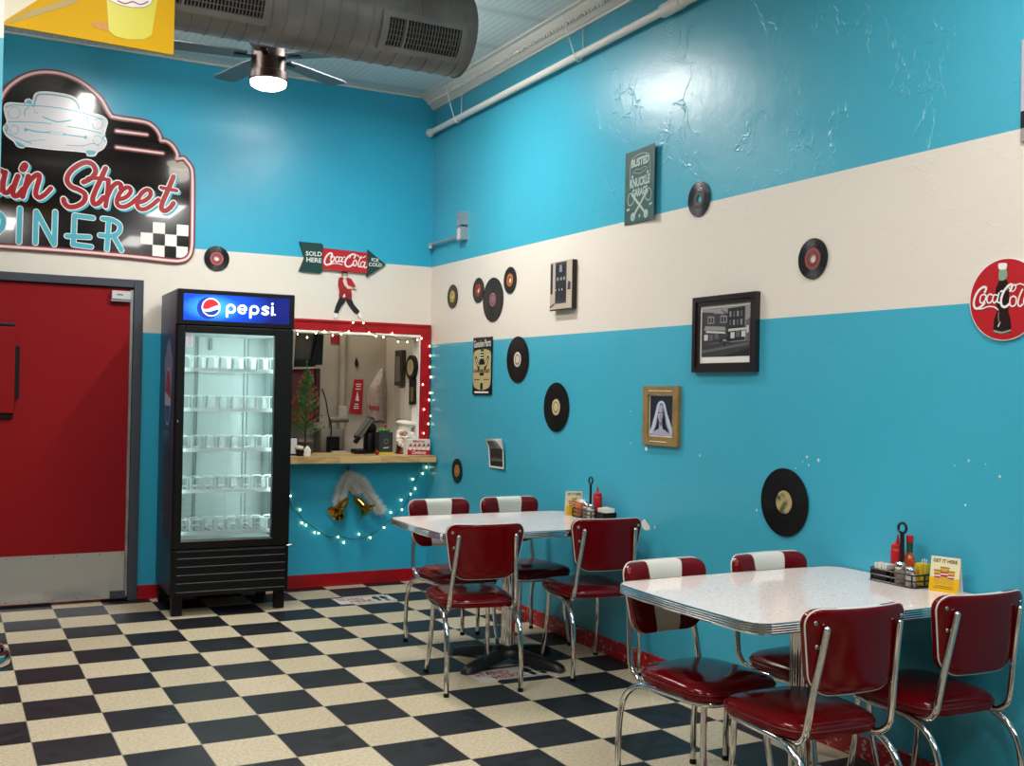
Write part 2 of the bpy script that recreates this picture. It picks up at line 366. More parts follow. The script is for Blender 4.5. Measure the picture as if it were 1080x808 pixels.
# right wall with chips in the paint
mb = MB(M_WALLR); mb.box((XR, YF, 0), (XR + .12, YB + TH, CEIL))
chips = cr(660, 290, 2.695, [(15, 387), (15, 479), (58, 495), (211, 513), (515, 517), (503, 530), (520, 540), (548, 527), (483, 549), (83, 718), (372, 669)])
chips += cr(890, 240, 2.243, [(262, 563), (336, 560), (369, 589), (288, 656)]) + [(441 + 160 / 4.49, 340 + 373 / 4.49), (1022, 486), (583, 461), (1010, 680), (541, 209), (700, 512)]
szs = [.008, .007, .016, .008, .008, .005, .007, .01, .005, .011, .009, .004, .004, .006, .006, .008, .006, .006, .006, .004, .004]
rnd = random.Random(3); szs = [q * .72 for q in szs]
for (u, v), sz in zip(chips, szs):
    c = PR.px(u, v); n = 7
    mb.poly([(c[0] + sz * rnd.uniform(.5, 1.25) * cos(2 * pi * i / n), c[1] + sz * rnd.uniform(.6, 1.5) * sin(2 * pi * i / n)) for i in range(n)], PR, .0004, chipm)
mb.poly(PR.pxs(cr(660, 290, 2.695, [(48, 697), (54, 694), (60, 703), (68, 714), (69, 725), (55, 726), (48, 719), (44, 706)])), PR, .0004, chipm)
struct(mb.build('wall_right'))

# back wall with the doorway and the pass-through
DX0, DX1, DZ = -.26, .834, 2.157
WX0, WX1, WZ0, WZ1 = 1.62, 2.868, .955, 1.872
TH = .11
mb = MB(M_WALLB)
for a, b in (((XL, 0), (DX0, CEIL)), ((DX0, DZ), (DX1, CEIL)), ((DX1, 0), (WX0, CEIL)), ((WX0, 0), (WX1, WZ0)), ((WX0, WZ1), (WX1, CEIL)), ((WX1, 0), (XR, CEIL))):
    mb.box((a[0], YB, a[1]), (b[0], YB + TH, b[1]))
struct(mb.build('wall_back'))
M_DIM = mat('dark_unseen_wall', '5a5550', .7)  # unseen walls made dark to weaken their reflections and bounced light
struct(MB(M_DIM).box((XL - .12, YF, 0), (XL, YB, CEIL)).build('wall_left'))
struct(MB(M_DIM).box((XL, YF - .12, 0), (XR, YF, CEIL)).build('wall_front'))
# partition end at the far left edge of the view
pe = at(2.6, 40, -2.0)
M_PART = wall_mat('partition_paint', ('4fb4c8', '58bacd'), 'dfe2e4', .5)
zb = at(2.2, 49, -2.0).z
mb = MB(mat('partition_blue', '5ab4c8', .5), white)
mb.box((pe.x - .35, -2.12, 0), (pe.x, -2.0, zb), 0); mb.box((pe.x - .35, -2.12, zb), (pe.x, -2.0, CEIL), 1)
struct(mb.build('wall_partition'))

# baseboards
BBH = .094
mb = MB(red_paint)
mb.box((DX1 + .005, YB - .014, 0), (XR - .002, YB, BBH)); mb.box((DX1 + .005, YB - .02, 0), (XR - .002, YB - .014, .012))
struct(mb.build('baseboard_back', bevel=.003))
def scuffed():
    m = bpy.data.materials.new('scuffed_red_paint'); m.use_nodes = True; nt = m.node_tree; b = nt.nodes['Principled BSDF']; L = nt.links.new
    g = nt.nodes.new('ShaderNodeNewGeometry'); n = nt.nodes.new('ShaderNodeTexNoise'); n.inputs['Scale'].default_value = 34; n.inputs['Detail'].default_value = 6; n.inputs['Roughness'].default_value = .6
    mp = nt.nodes.new('ShaderNodeMapping'); mp.inputs['Scale'].default_value = (1, .7, 1.2); L(g.outputs['Position'], mp.inputs[0]); L(mp.outputs[0], n.inputs['Vector'])
    r = nt.nodes.new('ShaderNodeMapRange'); r.inputs[1].default_value = .585; r.inputs[2].default_value = .605; L(n.outputs[0], r.inputs[0])
    x = nt.nodes.new('ShaderNodeMix'); x.data_type = 'RGBA'; x.inputs[6].default_value = lin('a81220'); x.inputs[7].default_value = lin('b9a595'); L(r.outputs[0], x.inputs[0]); L(x.outputs[2], b.inputs['Base Color']); b.inputs['Roughness'].default_value = .45
    return m
mb = MB(scuffed()); mb.box((XR - .014, YF, 0), (XR, YB - .02, BBH))
struct(mb.build('baseboard_right', bevel=.003))

# crown moulding along the right wall
prof = [(0, 3.610), (.018, 3.610), (.022, 3.622), (.034, 3.626), (.045, 3.645), (.07, 3.668), (.1, 3.684), (.105, 3.692), (.135, 3.694), (.14, CEIL), (0, CEIL)]
mb = MB(mat('cream_moulding', 'd8d8d2', .4))
loops = [[(XR - a, y, z) for a, z in prof] for y in (YF, YB)]
mb.loft(loops, 0, True, True, False)
y = YB - .02
while y > -4.2:     # egg-shaped bosses of the pressed moulding
    mb.ball((XR - .062, y, 3.655), .013, 0, 8, (.8, .8, 1.1)); y -= .034
struct(mb.build('trim_1'))
# thin lip where ceiling meets the back wall
mb = MB(mat('cream_moulding', 'd8d8d2', .4)); mb.box((XL, YB - .02, CEIL - .014), (XR - .13, YB, CEIL))
struct(mb.build('trim_2', bevel=.004))

# ------------------------------------------------------------ door
mb = MB(darkgrey)
FW = .062
mb.box((DX1 - FW, YB - .035, 0), (DX1, YB + TH, DZ)); mb.box((DX0, YB - .035, 0), (DX0 + FW, YB + TH, DZ)); mb.box((DX0 + FW, YB - .035, DZ - .055), (DX1 - FW, YB + TH, DZ))
mb.box((DX1 - FW - .014, YB + .02, 0), (DX1 - FW, YB + TH, DZ - .055)); mb.box((DX0 + FW, YB + .02, DZ - .075), (DX1 - FW, YB + TH, DZ - .055))
struct(mb.build('trim_3', bevel=.004))
for cx_, s_ in ((.935 + .045, 1), (.935 + .69, -1)):
    area('cooler_light', (cx_, .138, 1.13), .03, 4.2, (.86, 1, .98), (R(90), 0, R(-38 * s_)), 1.2)
area('cooler_top_light', (1.305, .2, 1.775), .5, 1.3, (.86, 1, .98), (R(20), 0, 0), .04)
door = thing('door_1', None, None, (.28, YB, 0)); door['kind'] = 'structure'
DS = DX1 - FW - .018; dred = mat('door_red_paint', '860510', .5, bump=(120, .06), spec=.2)
def pc(*a): return a
mb = MB(dred); mb.box((DX0 + FW + .006, YB - .012, .012), (DS, YB + .03, DZ - .06)); mb.build('door_panel', door, bevel=.003)
mb = MB(mat('kick_steel', 'c6c8ca', .28, 1)); mb.box((DX0 + FW + .01, YB - .0145, .02), (DS - .003, YB - .012, .331))
for i in range(7):
    for z in (.035, .315): mb.ball((DS - .02 - i * .14, YB - .0145, z), .004, darkgrey, 8)
mb.build('kick_plate', door)
mb = MB(steel); mb.box((DS - .001, YB - .02, .03), (DS + .016, YB - .012, DZ - .07)); mb.box((DS - .09, YB - .03, .02), (DS + .005, YB - .0145, .07), darkgrey)
mb.build('hinge_strip', door)
mb = MB(mat('white_metal', 'c9ccce', .35, .3)); mb.box((.63, YB - .05, 2.02), (.75, YB - .012, 2.075)); mb.box((.625, YB - .042, 2.004), (.752, YB - .012, 2.018), steel)
mb.box((.66, YB - .0505, 2.045), (.70, YB - .05, 2.052), darkgrey)
mb.build('door_closer_bracket', door, bevel=.003)
mb = MB(dred, black); mb.box((-.16, YB - .05, 1.25), (.055, YB - .012, 1.805)); mb.box((-.165, YB - .03, 1.805), (.05, YB - .012, 1.83), 1); mb.box((-.165, YB - .03, 1.215), (.05, YB - .012, 1.25), 1)
mb.build('vision_panel', door, bevel=.006)
mb = MB(black); mb.prism(rrect(.052, 1.345, .082, 1.685, .014), PB, .012, .045); mb.build('door_handle', door)

# ------------------------------------------------------------ pass-through: casing, counter, room behind
mb = MB(red_paint, white)
F = .082
mb.box((WX0 - F, YB - .022, WZ1), (WX1 + F, YB, WZ1 + F)); mb.box((WX1, YB - .022, WZ0), (WX1 + F, YB, WZ1))
mb.box((WX0 - F, YB - .022, WZ0), (WX0, YB, WZ1))
mb.box((WX0 - F, YB - .03, WZ1 + F - .02), (WX1 + F, YB - .022, WZ1 + F)); mb.box((WX1 + F - .018, YB - .03, WZ0), (WX1 + F, YB - .022, WZ1 + F))
mb.box((WX0, YB - .024, WZ1 - .02), (WX1, YB + TH, WZ1), 1); mb.box((WX1 - .008, YB - .024, WZ0), (WX1, YB + TH, WZ1 - .02), 1); mb.box((WX0, YB, WZ0), (WX0 + .02, YB + TH, WZ1 - .02), 1)
struct(mb.build('window_1', bevel=.004))

def wood_mat():
    m = bpy.data.materials.new('butcher_block'); m.use_nodes = True; nt = m.node_tree; b = nt.nodes['Principled BSDF']; L = nt.links.new
    g = nt.nodes.new('ShaderNodeNewGeometry'); mp = nt.nodes.new('ShaderNodeMapping'); mp.inputs['Scale'].default_value = (3.2, 22, 22); L(g.outputs['Position'], mp.inputs[0])
    fl = nt.nodes.new('ShaderNodeVectorMath'); fl.operation = 'FLOOR'; L(mp.outputs[0], fl.inputs[0]); wn = nt.nodes.new('ShaderNodeTexWhiteNoise'); L(fl.outputs[0], wn.inputs['Vector'])
    n = nt.nodes.new('ShaderNodeTexNoise'); n.inputs['Scale'].default_value = 3; n.inputs['Detail'].default_value = 5; L(mp.outputs[0], n.inputs['Vector'])
    ad = nt.nodes.new('ShaderNodeMath'); ad.operation = 'MULTIPLY_ADD'; L(wn.outputs[0], ad.inputs[0]); ad.inputs[1].default_value = .7; L(n.outputs[0], ad.inputs[2])
    rp = nt.nodes.new('ShaderNodeValToRGB'); e = rp.color_ramp.elements; e[0].position = .35; e[0].color = lin('8f6a3c'); e[1].position = 1.0; e[1].color = lin('d9b57c'); L(ad.outputs[0], rp.inputs[0])
    L(rp.outputs[0], b.inputs['Base Color']); b.inputs['Roughness'].default_value = .35
    return m
ct = MB(wood_mat()); ct.box((1.69, .55, .912), (XR - .014, 1.06, .962))
tag(ct.build('counter_shelf', bevel=.004), 'butcher block wooden counter shelf running through the red framed pass-through', 'counter')
KY, KX0 = 1.44, .5
KX1 = 2.868
kwall = mat('kitchen_wall', 'b3a999', .6, var=(3, 'a89e8e'))
struct(MB(kwall).box((KX0, KY, 0), (KX1, KY + .08, 2.8)).build('wall_kitchen_back'))
struct(MB(mat('kitchen_white', 'c6bdad', .5)).box((KX1, YB + TH, 0), (KX1 + .08, KY + .08, 2.8)).build('wall_kitchen_right'))
struct(MB(kwall).box((KX0 - .08, YB + TH, 0), (KX0, KY, 2.8)).build('wall_kitchen_left'))
struct(MB(kwall).box((KX0, YB + TH, 2.72), (KX1, KY, 2.8)).build('ceiling_kitchen'))
struct(MB(mat('kitchen_floor', '6a6158', .6)).box((KX0, YB + TH, -.1), (KX1, KY, 0)).build('floor_kitchen'))
kl = MB(white, mat('kitchen_lamp_glow', 'fff4e0', .5, emit=('fff0dc', 3))); kl.lathe([(.11, 2.72), (.11, 2.69)], (2.3, 1.15, 0), 0); kl.lathe([(.1, 2.69), (.09, 2.66), (.04, 2.64)], (2.3, 1.15, 0), 1)
tag(kl.build('ceiling_light', loc=(2.3, 1.15, 2.68)), 'small round ceiling light in the room behind the pass-through', 'light')
area('kitchen_light', (2.3, 1.15, 2.62), .2, 4.5, (1, .9, .78))

# ============================================================ CEILING THINGS
def fixture(x, y0, y1, z, label, group=None, tubes=2):
    t = thing('fluorescent_light', label, 'light', (x, (y0 + y1) / 2, z), 0, group)
    mb = MB(white); mb.box((x - .06, y0 - .03, z + .03), (x + .06, y1 + .03, z + .075)); mb.build('housing', t, bevel=.004)
    for yy in (y0 + .1, y1 - .1): MB(steel).tube([(x, yy, z + .07), (x, yy, CEIL)], .005, 0, 6).build('hanger', t)
    em = mat('lit_tube', 'ffffff', .4, emit=('fff8f0', 34))
    for dx in ((-.03, .03) if tubes == 2 else (0,)):
        mb = MB(em); mb.tube([(x + dx, y0, z + .008), (x + dx, y1, z + .008)], .013, 0, 10); mb.build('tube_lamp', t)
fixture(.55, -.95, -.15, 3.56, 'twin tube fluorescent light hidden above the yellow hanging board')
fixture(1.93, -1.3, -.55, 3.56, 'twin tube fluorescent light behind the end of the round duct')
for i, (lx, ly, lp) in enumerate(CEILING_LAMPS):
    t = thing('ceiling_panel_light', 'white rectangular ceiling light over the seating area outside the view', 'light', (lx, ly, 3.6), 0, 'ceiling lights outside the view')
    mb = MB(white); mb.box((lx - .17, ly - .63, 3.59), (lx + .17, ly + .63, CEIL)); mb.build('housing', t)

# round duct
DY, DZc, DR, DE = -1.75, 3.31, .21, 2.012
du = thing('air_duct', 'large round galvanised spiral duct hanging under the ceiling', 'duct', (0, DY, DZc))
TX = Matrix(((0, 0, 1), (0, 1, 0), (-1, 0, 0))).to_4x4()
def ductT(): return Matrix.Translation((0, DY, DZc)) @ TX
prof = [(DR, -3.3)]
x = -3.2
while x < DE - .03:
    prof += [(DR, x), (DR + .0035, x + .003), (DR + .0035, x + .008), (DR, x + .011)]; x += .083
prof += [(DR, DE)]
mb = MB(galv); mb.lathe(prof, (0, 0, 0), 0, 48, ductT(), caps=False)
mb.lathe([(DR + .004, DE - .012), (DR + .006, DE - .006), (DR + .004, DE), (DR - .02, DE + .002), (.001, DE + .002)], (0, 0, 0), 0, 48, ductT(), caps=False)
mb.build('duct_pipe', du)
def saddle(x0, x1, a0, a1):
    fr = thing  # grille fitted to the curve of the duct
    mb = MB(galv, black_matte); n = 14; ro = DR + .018
    def P(x, a, r): return Vector((x, DY - r * cos(a), DZc + r * sin(a)))
    def band(xa, xb, aa, ab, r0, r1, m, k=n):
        loops = []
        for i in range(k + 1):
            a = aa + (ab - aa) * i / k
            loops.append([P(xa, a, r0), P(xa, a, r1), P(xb, a, r1), P(xb, a, r0)])
        mb.loft(loops, m, True, True, False)
    e = .035; ea = .14
    band(x0, x0 + e, a0, a1, DR - .002, ro, 0); band(x1 - e, x1, a0, a1, DR - .002, ro, 0)
    band(x0 + e, x1 - e, a0, a0 + ea, DR - .002, ro, 0); band(x0 + e, x1 - e, a1 - ea, a1, DR - .002, ro, 0)
    band(x0 + e, x1 - e, a0 + ea, a1 - ea, DR - .002, DR + .004, 1)
    g = mb.build('vent_grille', du)
    mb = MB(galv); xx = x0 + e + .012
    while xx < x1 - e - .005:
        band(xx, xx + .0035, a0 + ea, a1 - ea, DR + .004, DR + .015, 0, 8); xx += .0165
    band(x0 + e + (x1 - x0 - 2 * e) * .22, x0 + e + (x1 - x0 - 2 * e) * .22 + .012, a0 + ea, a1 - ea, DR + .004, DR + .017, 0, 8)
    for j in range(1, 5):
        a = a0 + ea + (a1 - a0 - 2 * ea) * j / 5; band(x0 + e, x1 - e, a - .006, a + .006, DR + .004, DR + .011, 0, 2)
    mb.build('vent_blades', g)
saddle(1.50, 1.955, -.98, -.08)
saddle(.42, .96, -.9, .0)
for x in (.2, 1.2): MB(galv).tube([(x, DY, DZc + DR - .002), (x, DY, CEIL)], .004, 0, 6).build('hanger', du)

# ceiling fan
FX, FY, FZ = 1.305, -.6, 3.243
fan = thing('ceiling_fan', 'dark bronze ceiling fan with lit round lamp below the duct', 'ceiling fan', (FX, FY, FZ))
bronze = mat('dark_bronze', '2c1812', .35, .4); bladem = mat('grey_fan_blade', '5d6265', .45, bump=(30, .05))
mb = MB(bronze); mb.lathe([(.02, .24), (.085, .235), (.1, .22), (.1, .06), (.112, .055), (.112, .012), (.104, .006)], (FX, FY, FZ), 0, 32)
mb.build('motor_housing', fan)
mb = MB(bronze); mb.lathe([(.012, .24), (.012, .40)], (FX, FY, FZ), 0, 12); mb.lathe([(.05, .43), (.06, CEIL - FZ)], (FX, FY, FZ), 0, 20); mb.lathe([(.02, .39), (.05, .43)], (FX, FY, FZ), 0, 20)
mb.build('downrod', fan)
mb = MB(mat('fan_lamp_glow', 'fff6e6', .4, emit=('fff0dc', 7))); mb.lathe([(.104, .008), (.106, 0), (.1, -.02), (.075, -.034), (.04, -.041), (.001, -.043)], (FX, FY, FZ), 0, 32)
mb.build('lamp_lens', fan)
lp = bpy.data.lights.new('fan_light', 'SPOT'); lp.spot_size = R(170); lp.spot_blend = .6; lp.energy = 26; lp.color = (1, .93, .82); lp.shadow_soft_size = .09
lo = bpy.data.objects.new('fan_light', lp); COL.objects.link(lo); lo.location = (FX, FY, FZ - .06)
for k in range(5):
    a = R(30 + 72 * k); T = Matrix.Translation((FX, FY, FZ + .15)) @ Matrix.Rotation(a, 4, 'Z') @ Matrix.Rotation(R(2), 4, 'X')
    mb = MB(bladem); L0 = [(.13, -.055), (.2, -.066), (.58, -.075), (.62, -.06), (.62, .06), (.58, .075), (.2, .066), (.13, .055)]
    lo_ = [T @ Vector((x, y, -.004)) for x, y in L0]; hi = [T @ Vector((x, y, .004)) for x, y in L0]
    mb.loft([lo_, hi], 0, True, True, False); b = mb.build('blade', fan)
    mb = MB(bronze); mb.box((.085, -.018, -.012), (.2, .018, -.004), 0, T); mb.build('blade_arm', b)

# pipe under the crown, hung from wire loops
px_, pz = XR - .045, 3.43
pt = thing('wall_pipe', 'white painted pipe running high along the right wall below the crown', 'pipe', (px_, -1, pz))
mb = MB(white); mb.tube([(px_, YB - .02, pz), (px_, -2.45, pz + .012)], .022, 0, 16); mb.tube([(px_, -2.4, pz + .01), (px_, -9.0, pz + .012)], .029, 0, 16)
mb.build('pipe_tube', pt)
mb = MB(white); mb.tube([(px_, YB - .001, pz), (px_, YB - .035, pz)], .031, 0, 16); mb.build('coupling', pt); mb = MB(white); mb.tube([(px_, -2.3, pz + .01), (px_, -2.46, pz + .012)], .036, 0, 16); mb.build('coupling', pt)
for (u, v) in ((482.5, 123), (610, 58)):
    yy = atx(u, v, px_).y
    mb = MB(white)
    loop = [(px_ + .024, yy - .01, 3.63), (px_ + .026, yy - .006, pz + .02), (px_ + .01, yy - .003, pz - .024), (px_ - .01, yy, pz - .025), (px_ - .026, yy + .004, pz + .01), (px_ - .05, yy + .03, pz + .12), (px_ - .075, yy + .055, 3.69)]
    mb.tube(smooth(loop, 4), .0035, 0, 6); mb.build('hanger_wire', pt)

# yellow hanging board
PYl = Plane((0, -2.0, 0), (1, 0, 0), (0, 0, 1))
a = PYl.px(3, 23); b = PYl.px(182, 57.5); c = PYl.px(185.5, 0)
bx0, bx1, bz = a[0], (b[0] + c[0]) / 2, (a[1] + b[1]) / 2
yb = thing('hanging_menu_board', 'yellow hanging board printed with a yellow drink cup', 'sign', ((bx0 + bx1) / 2, -2.0, bz))
mb = MB(yellowp); mb.prism([(bx0, bz), (bx1, bz - .012), (bx1, bz + .62), (bx0, bz + .62)], PYl, -.012, 0); mb.build('board', yb)
t1, t2 = PYl.px(4, 22), PYl.px(75, 0)
sl = (t2[1] - t1[1]) / (t2[0] - t1[0])
mb = MB(mat('pale_cream_print', 'e6dcc0', .5), mat('stripe_print', 'b59a4a', .5))
zt = bz + .618; mb.poly([(bx0 + .001, bz + .012), (min(bx1, bx0 + (zt - bz) / sl), zt), (bx0 + .001, zt)], PYl, .0006, 0)
for i in range(26):
    x0 = bx0 + .004 + i * .011; z0 = bz + .012 + (x0 - bx0) * sl - .018
    if i < 24: mb.stroke([(x0, max(z0, bz + .006)), (x0 + .09, max(z0, bz + .006) + .075)], .0034, PYl, .001, 1, caps=False)
mb.build('printed_background', yb)
cupT = cr(0, 0, 4.489, [(500, -60), (515, 145), (545, 172), (610, 188), (680, 187), (718, 168), (755, -60)])
mb = MB(mat('cup_yellow', 'd9cf1c', .4), whitep, mat('label_red_line', 'a8283c', .5), mat('cup_shade_print', 'd08a10', .5))
mb.poly(PYl.pxs(cr(0, 0, 4.489, [(430, 108), (470, 100), (515, 110), (520, 150), (480, 140), (440, 125)])), PYl, .0012, 3)
mb.poly(PYl.pxs(cupT), PYl, .0018, 0)
lab = cr(0, 0, 4.489, [(505, -60), (515, 0), (560, 22), (620, 36), (680, 36), (715, 20), (735, -60)])
mb.poly(PYl.pxs(lab), PYl, .0024, 1); mb.stroke(PYl.pxs(lab), .002, PYl, .003, 2)
mb.stroke(smooth(PYl.pxs([(124, 1), (132, 4), (140, 2), (148, 5), (156, 2)]), 4), .005, PYl, .0034, 2)
mb.build('printed_cup', yb)

# ============================================================ BACK WALL SIGNS
def z_(p, off=0): return p
A = cr(0, 0, 4.489, [(0, 480), (20, 440), (55, 402), (120, 362), (200, 344), (290, 352), (370, 383), (430, 425), (480, 475), (510, 528), (528, 553)])
B = cr(0, 0, 4.489, [(528, 553), (570, 562), (640, 572), (700, 585), (738, 615), (757, 650), (756, 668)])
Cc = cr(0, 0, 4.489, [(756, 668), (790, 672), (820, 698), (838, 735), (830, 757)])
D_ = cr(0, 0, 4.489, [(830, 757), (865, 751)]) + cr(0, 160, 4.909, [(962, 50), (985, 80), (993, 115), (995, 200), (993, 400), (990, 500), (972, 548), (930, 566), (860, 563), (700, 545), (400, 518), (0, 490)])
edge = []
for seg in (A, B, Cc, D_): edge += smooth(PB.pxs(seg), 5)
cxm = PB.px(-58, 100)[0]      # the board carries on past the left edge of the view
e0 = edge[0]; zbot = edge[-1][1]
LX = edge[-1][0]
left = smooth([(LX, zbot), (LX - .42, zbot + .004), (LX - .5, zbot + .06), (LX - .5, zbot + .45), (LX - .46, zbot + .6), (LX - .3, zbot + .72), (LX - .18, zbot + .8), (e0[0] - .1, e0[1] - .12), e0], 5)
path = edge + left[1:-1]
ds = thing('diner_sign', 'large black diner sign with car and red script lettering above the door', 'sign', (.55, YB, 2.3))
def offset(path, d):
    n = len(path); out = []
    sgn = 1 if area2(path) > 0 else -1
    for i in range(n):
        a, b = path[i - 1], path[(i + 1) % n]; dx, dy = b[0] - a[0], b[1] - a[1]; l = sqrt(dx * dx + dy * dy) or 1
        out.append((path[i][0] + sgn * dy / l * d, path[i][1] - sgn * dx / l * d))
    return out
mb = MB(mat('sign_black', '110e10', .12, coat=.5)); mb.prism(offset(path, .018), PB, 0, .014); mb.build('panel', ds)
neon_o = mat('neon_maroon_print', '6e1826', .3); neon_m = mat('neon_pink_print', 'c98f92', .3); neon_c = mat('neon_white_print', 'ead6d2', .3)
mb = MB(neon_o, neon_m, neon_c)
mb.stroke(path, .040, PB, .0146, 0, closed=True); mb.stroke(path, .021, PB, .0152, 1, closed=True); mb.stroke(path, .012, PB, .0158, 2, closed=True)
for seg in ([(550, 622), (695, 640)], [(550, 699), (770, 728)]):
    q = PB.pxs(cr(0, 0, 4.489, seg)); mb.stroke(q, .036, PB, .0146, 0); mb.stroke(q, .018, PB, .0152, 1); mb.stroke(q, .011, PB, .0158, 2)
mb.build('neon_border_print', ds)
k4 = (0, 60, 5.775)
car = smooth(PB.pxs(cr(*k4, [(30, 300), (60, 285), (150, 290), (155, 270), (178, 262), (200, 278), (210, 238), (240, 220), (320, 222), (420, 240), (468, 265), (492, 310), (510, 335), (560, 348), (620, 365), (650, 395), (640, 440), (632, 480), (645, 520), (625, 560), (590, 580), (575, 602), (530, 602), (512, 580), (300, 562), (160, 545), (140, 555), (105, 545), (85, 515), (40, 480), (22, 435), (45, 400), (30, 340)])), 3, True)
mb = MB(mat('sign_pale_print', 'd2d0d6', .25), cyanp, whitep)
mb.poly(offset(car, .006), PB, .0146, 2); mb.poly(car, PB, .0152, 0)
def ck(pts, w=.006, closed=False, n=5): mb.stroke(smooth(PB.pxs(cr(*k4, pts)), n, closed), w, PB, .0162, 1, closed=closed)
ck([(205, 305), (222, 245), (250, 231), (330, 236), (420, 252), (465, 282), (482, 322)], .009); ck([(150, 292), (162, 280), (190, 290), (200, 305)], .006)
ck([(32, 312), (80, 296), (165, 300), (290, 306), (440, 330), (560, 362), (625, 385)]); ck([(148, 360), (150, 330), (175, 308)]); ck([(258, 368), (300, 385), (345, 398), (390, 396), (432, 388)], .008)
ck([(50, 400), (100, 398), (250, 404), (310, 412)], .006); ck([(410, 427), (480, 437), (560, 455), (615, 470)], .006); ck([(155, 442), (220, 458), (300, 464)], .008); ck([(385, 474), (450, 484), (520, 492)], .008); ck([(295, 455), (345, 462), (395, 470), (393, 480), (345, 475), (297, 468)], .003, True)
ck([(28, 435), (45, 470), (110, 500), (190, 530)], .006); ck([(405, 540), (500, 545), (560, 530), (600, 545)], .005); ck([(150, 520), (230, 512), (270, 508)], .004); ck([(500, 360), (530, 375), (537, 410)], .005); ck([(640, 480), (625, 500), (640, 520)], .007); ck([(30, 415), (45, 430), (38, 455)], .008)
for cx, cy, r in ((85, 343, 36), (592, 412, 32), (85, 448, 27), (592, 510, 27)): ck([(cx + r * cos(t * .55), cy + r * sin(t * .55)) for t in range(-4, 7)], .004)
for pts in ([(160, 282), (165, 268), (185, 267), (192, 280), (180, 292)], [(95, 515), (150, 545), (135, 553), (108, 542)], [(525, 572), (580, 578), (570, 598), (533, 596)]): mb.poly(smooth(PB.pxs(cr(*k4, pts)), 3, True), PB, .0162, 1)
for cx, cy in ((157, 447), (519, 493)): mb.poly(smooth(PB.pxs(cr(*k4, [(cx + 11 * cos(t), cy + 11 * sin(t)) for t in (0, 1, 2, 3, 4, 5)])), 3, True), PB, .0166, 1)
ck([(215, 322), (208, 335), (215, 347), (228, 342), (226, 335)], .003)
mb.build('car_drawing', ds)
k5 = (0, 160, 4.909)
SC = [([(-205, 235), (-180, 150), (-165, 60)], 23), ([(-165, 60), (-140, 140), (-125, 200)], 23), ([(-125, 200), (-95, 130), (-75, 60)], 23), ([(-75, 60), (-80, 150), (-75, 215), (-50, 195)], 23),
      ([(22, 118), (4, 100), (-22, 112), (-42, 160), (-36, 205), (-12, 210), (12, 165), (26, 112)], 22), ([(28, 108), (16, 165), (18, 208), (38, 214), (64, 182)], 22),
      ([(92, 128), (78, 165), (66, 205), (72, 230), (92, 228), (118, 195)], 24), ([(118, 92), (128, 74)], 34),
      ([(146, 128), (132, 180), (116, 236)], 23), ([(122, 205), (150, 158), (182, 125), (200, 122), (202, 145), (190, 185), (184, 222), (200, 240), (228, 226), (262, 192)], 22),
      ([(430, 160), (470, 140), (494, 105), (478, 68), (440, 58), (395, 78), (358, 112), (346, 150), (366, 182), (408, 200), (438, 222), (434, 258), (400, 282), (358, 288), (334, 270), (328, 248)], 24),
      ([(545, 88), (522, 140), (492, 205), (478, 248), (486, 272), (508, 268), (535, 238)], 24), ([(455, 140), (510, 140), (562, 148)], 18),
      ([(560, 150), (556, 205), (545, 285)], 22), ([(552, 240), (575, 190), (602, 165), (624, 172), (622, 192)], 22),
      ([(605, 250), (645, 240), (672, 215), (672, 192), (650, 188), (622, 212), (604, 250), (610, 280), (640, 288), (675, 272), (712, 240)], 21),
      ([(706, 266), (745, 256), (774, 232), (776, 206), (754, 200), (726, 224), (708, 264), (716, 294), (745, 300), (780, 282), (818, 250)], 21),
      ([(896, 132), (868, 200), (840, 262), (834, 296), (852, 308), (878, 292), (896, 268)], 24), ([(832, 188), (870, 196), (912, 204)], 18)]
mb = MB(mat('sign_red_print', '9c1220', .3), whitep, cyanp); SW = 1 / 4.909 * 7.75 / FPX
u0 = PB.px(100, 200); u1 = PB.px(110, 200); S1 = (u1[0] - u0[0]) / 10 / 4.909
for pts, w in SC:
    q = smooth(PB.pxs(cr(*k5, pts)), 6); sh = [(a + 10 * S1, b - 9 * S1) for a, b in q]
    mb.stroke(sh, (w + 14) * S1, PB, .0146, 2); mb.stroke(q, (w + 14) * S1, PB, .0154, 1); mb.stroke(q, (w + 3) * S1, PB, .0162, 0)
mb.build('script_lettering', ds)
DN = [[(-75, 300), (-75, 440)], [(-75, 300), (-20, 312), (14, 345), (10, 395), (-25, 428), (-75, 438)], [(103, 296), (97, 470)], [(182, 474), (187, 312), (280, 482), (285, 314)], [(480, 345), (385, 332), (378, 482), (470, 494)], [(345, 438), (462, 444)],
      [(562, 352), (552, 508)], [(530, 348), (580, 356), (618, 382), (612, 420), (575, 438), (516, 434)], [(588, 440), (628, 512)]]
mb = MB(cyanp, whitep)
for pts in DN:
    q = PB.pxs(cr(*k5, pts)); q = smooth(q, 5) if len(pts) > 4 and pts[0][0] in (-75, 530) else q
    # straight strokes are drawn segment by segment so that corners stay crisp
    segs = [q] if len(q) > 6 else [q[i:i + 2] for i in range(len(q) - 1)]
    for sgm in segs:
        (x0, y0), (x1, y1) = sgm[0], sgm[1]
        mb.stroke(sgm, 33 * S1, PB, .0148, 1); mb.stroke(sgm, 25 * S1, PB, .0154, 0)
mb.build('block_lettering', ds)
mb = MB(whitep)
for x0, y0, x1, y1 in ((790, 365, 853, 425), (727, 418, 790, 480), (853, 428, 913, 490), (788, 483, 850, 545), (913, 378, 974, 437), (911, 490, 970, 550)):
    dx = (x1 - x0) * .02; q = PB.pxs(cr(*k5, [(x0, y0), (x1, y0 + 5), (x1 - 1, y1 + 3), (x0 - 1, y1 - 2)])); mb.poly(q, PB, .0144, 0)
mb.build('checker_print', ds)

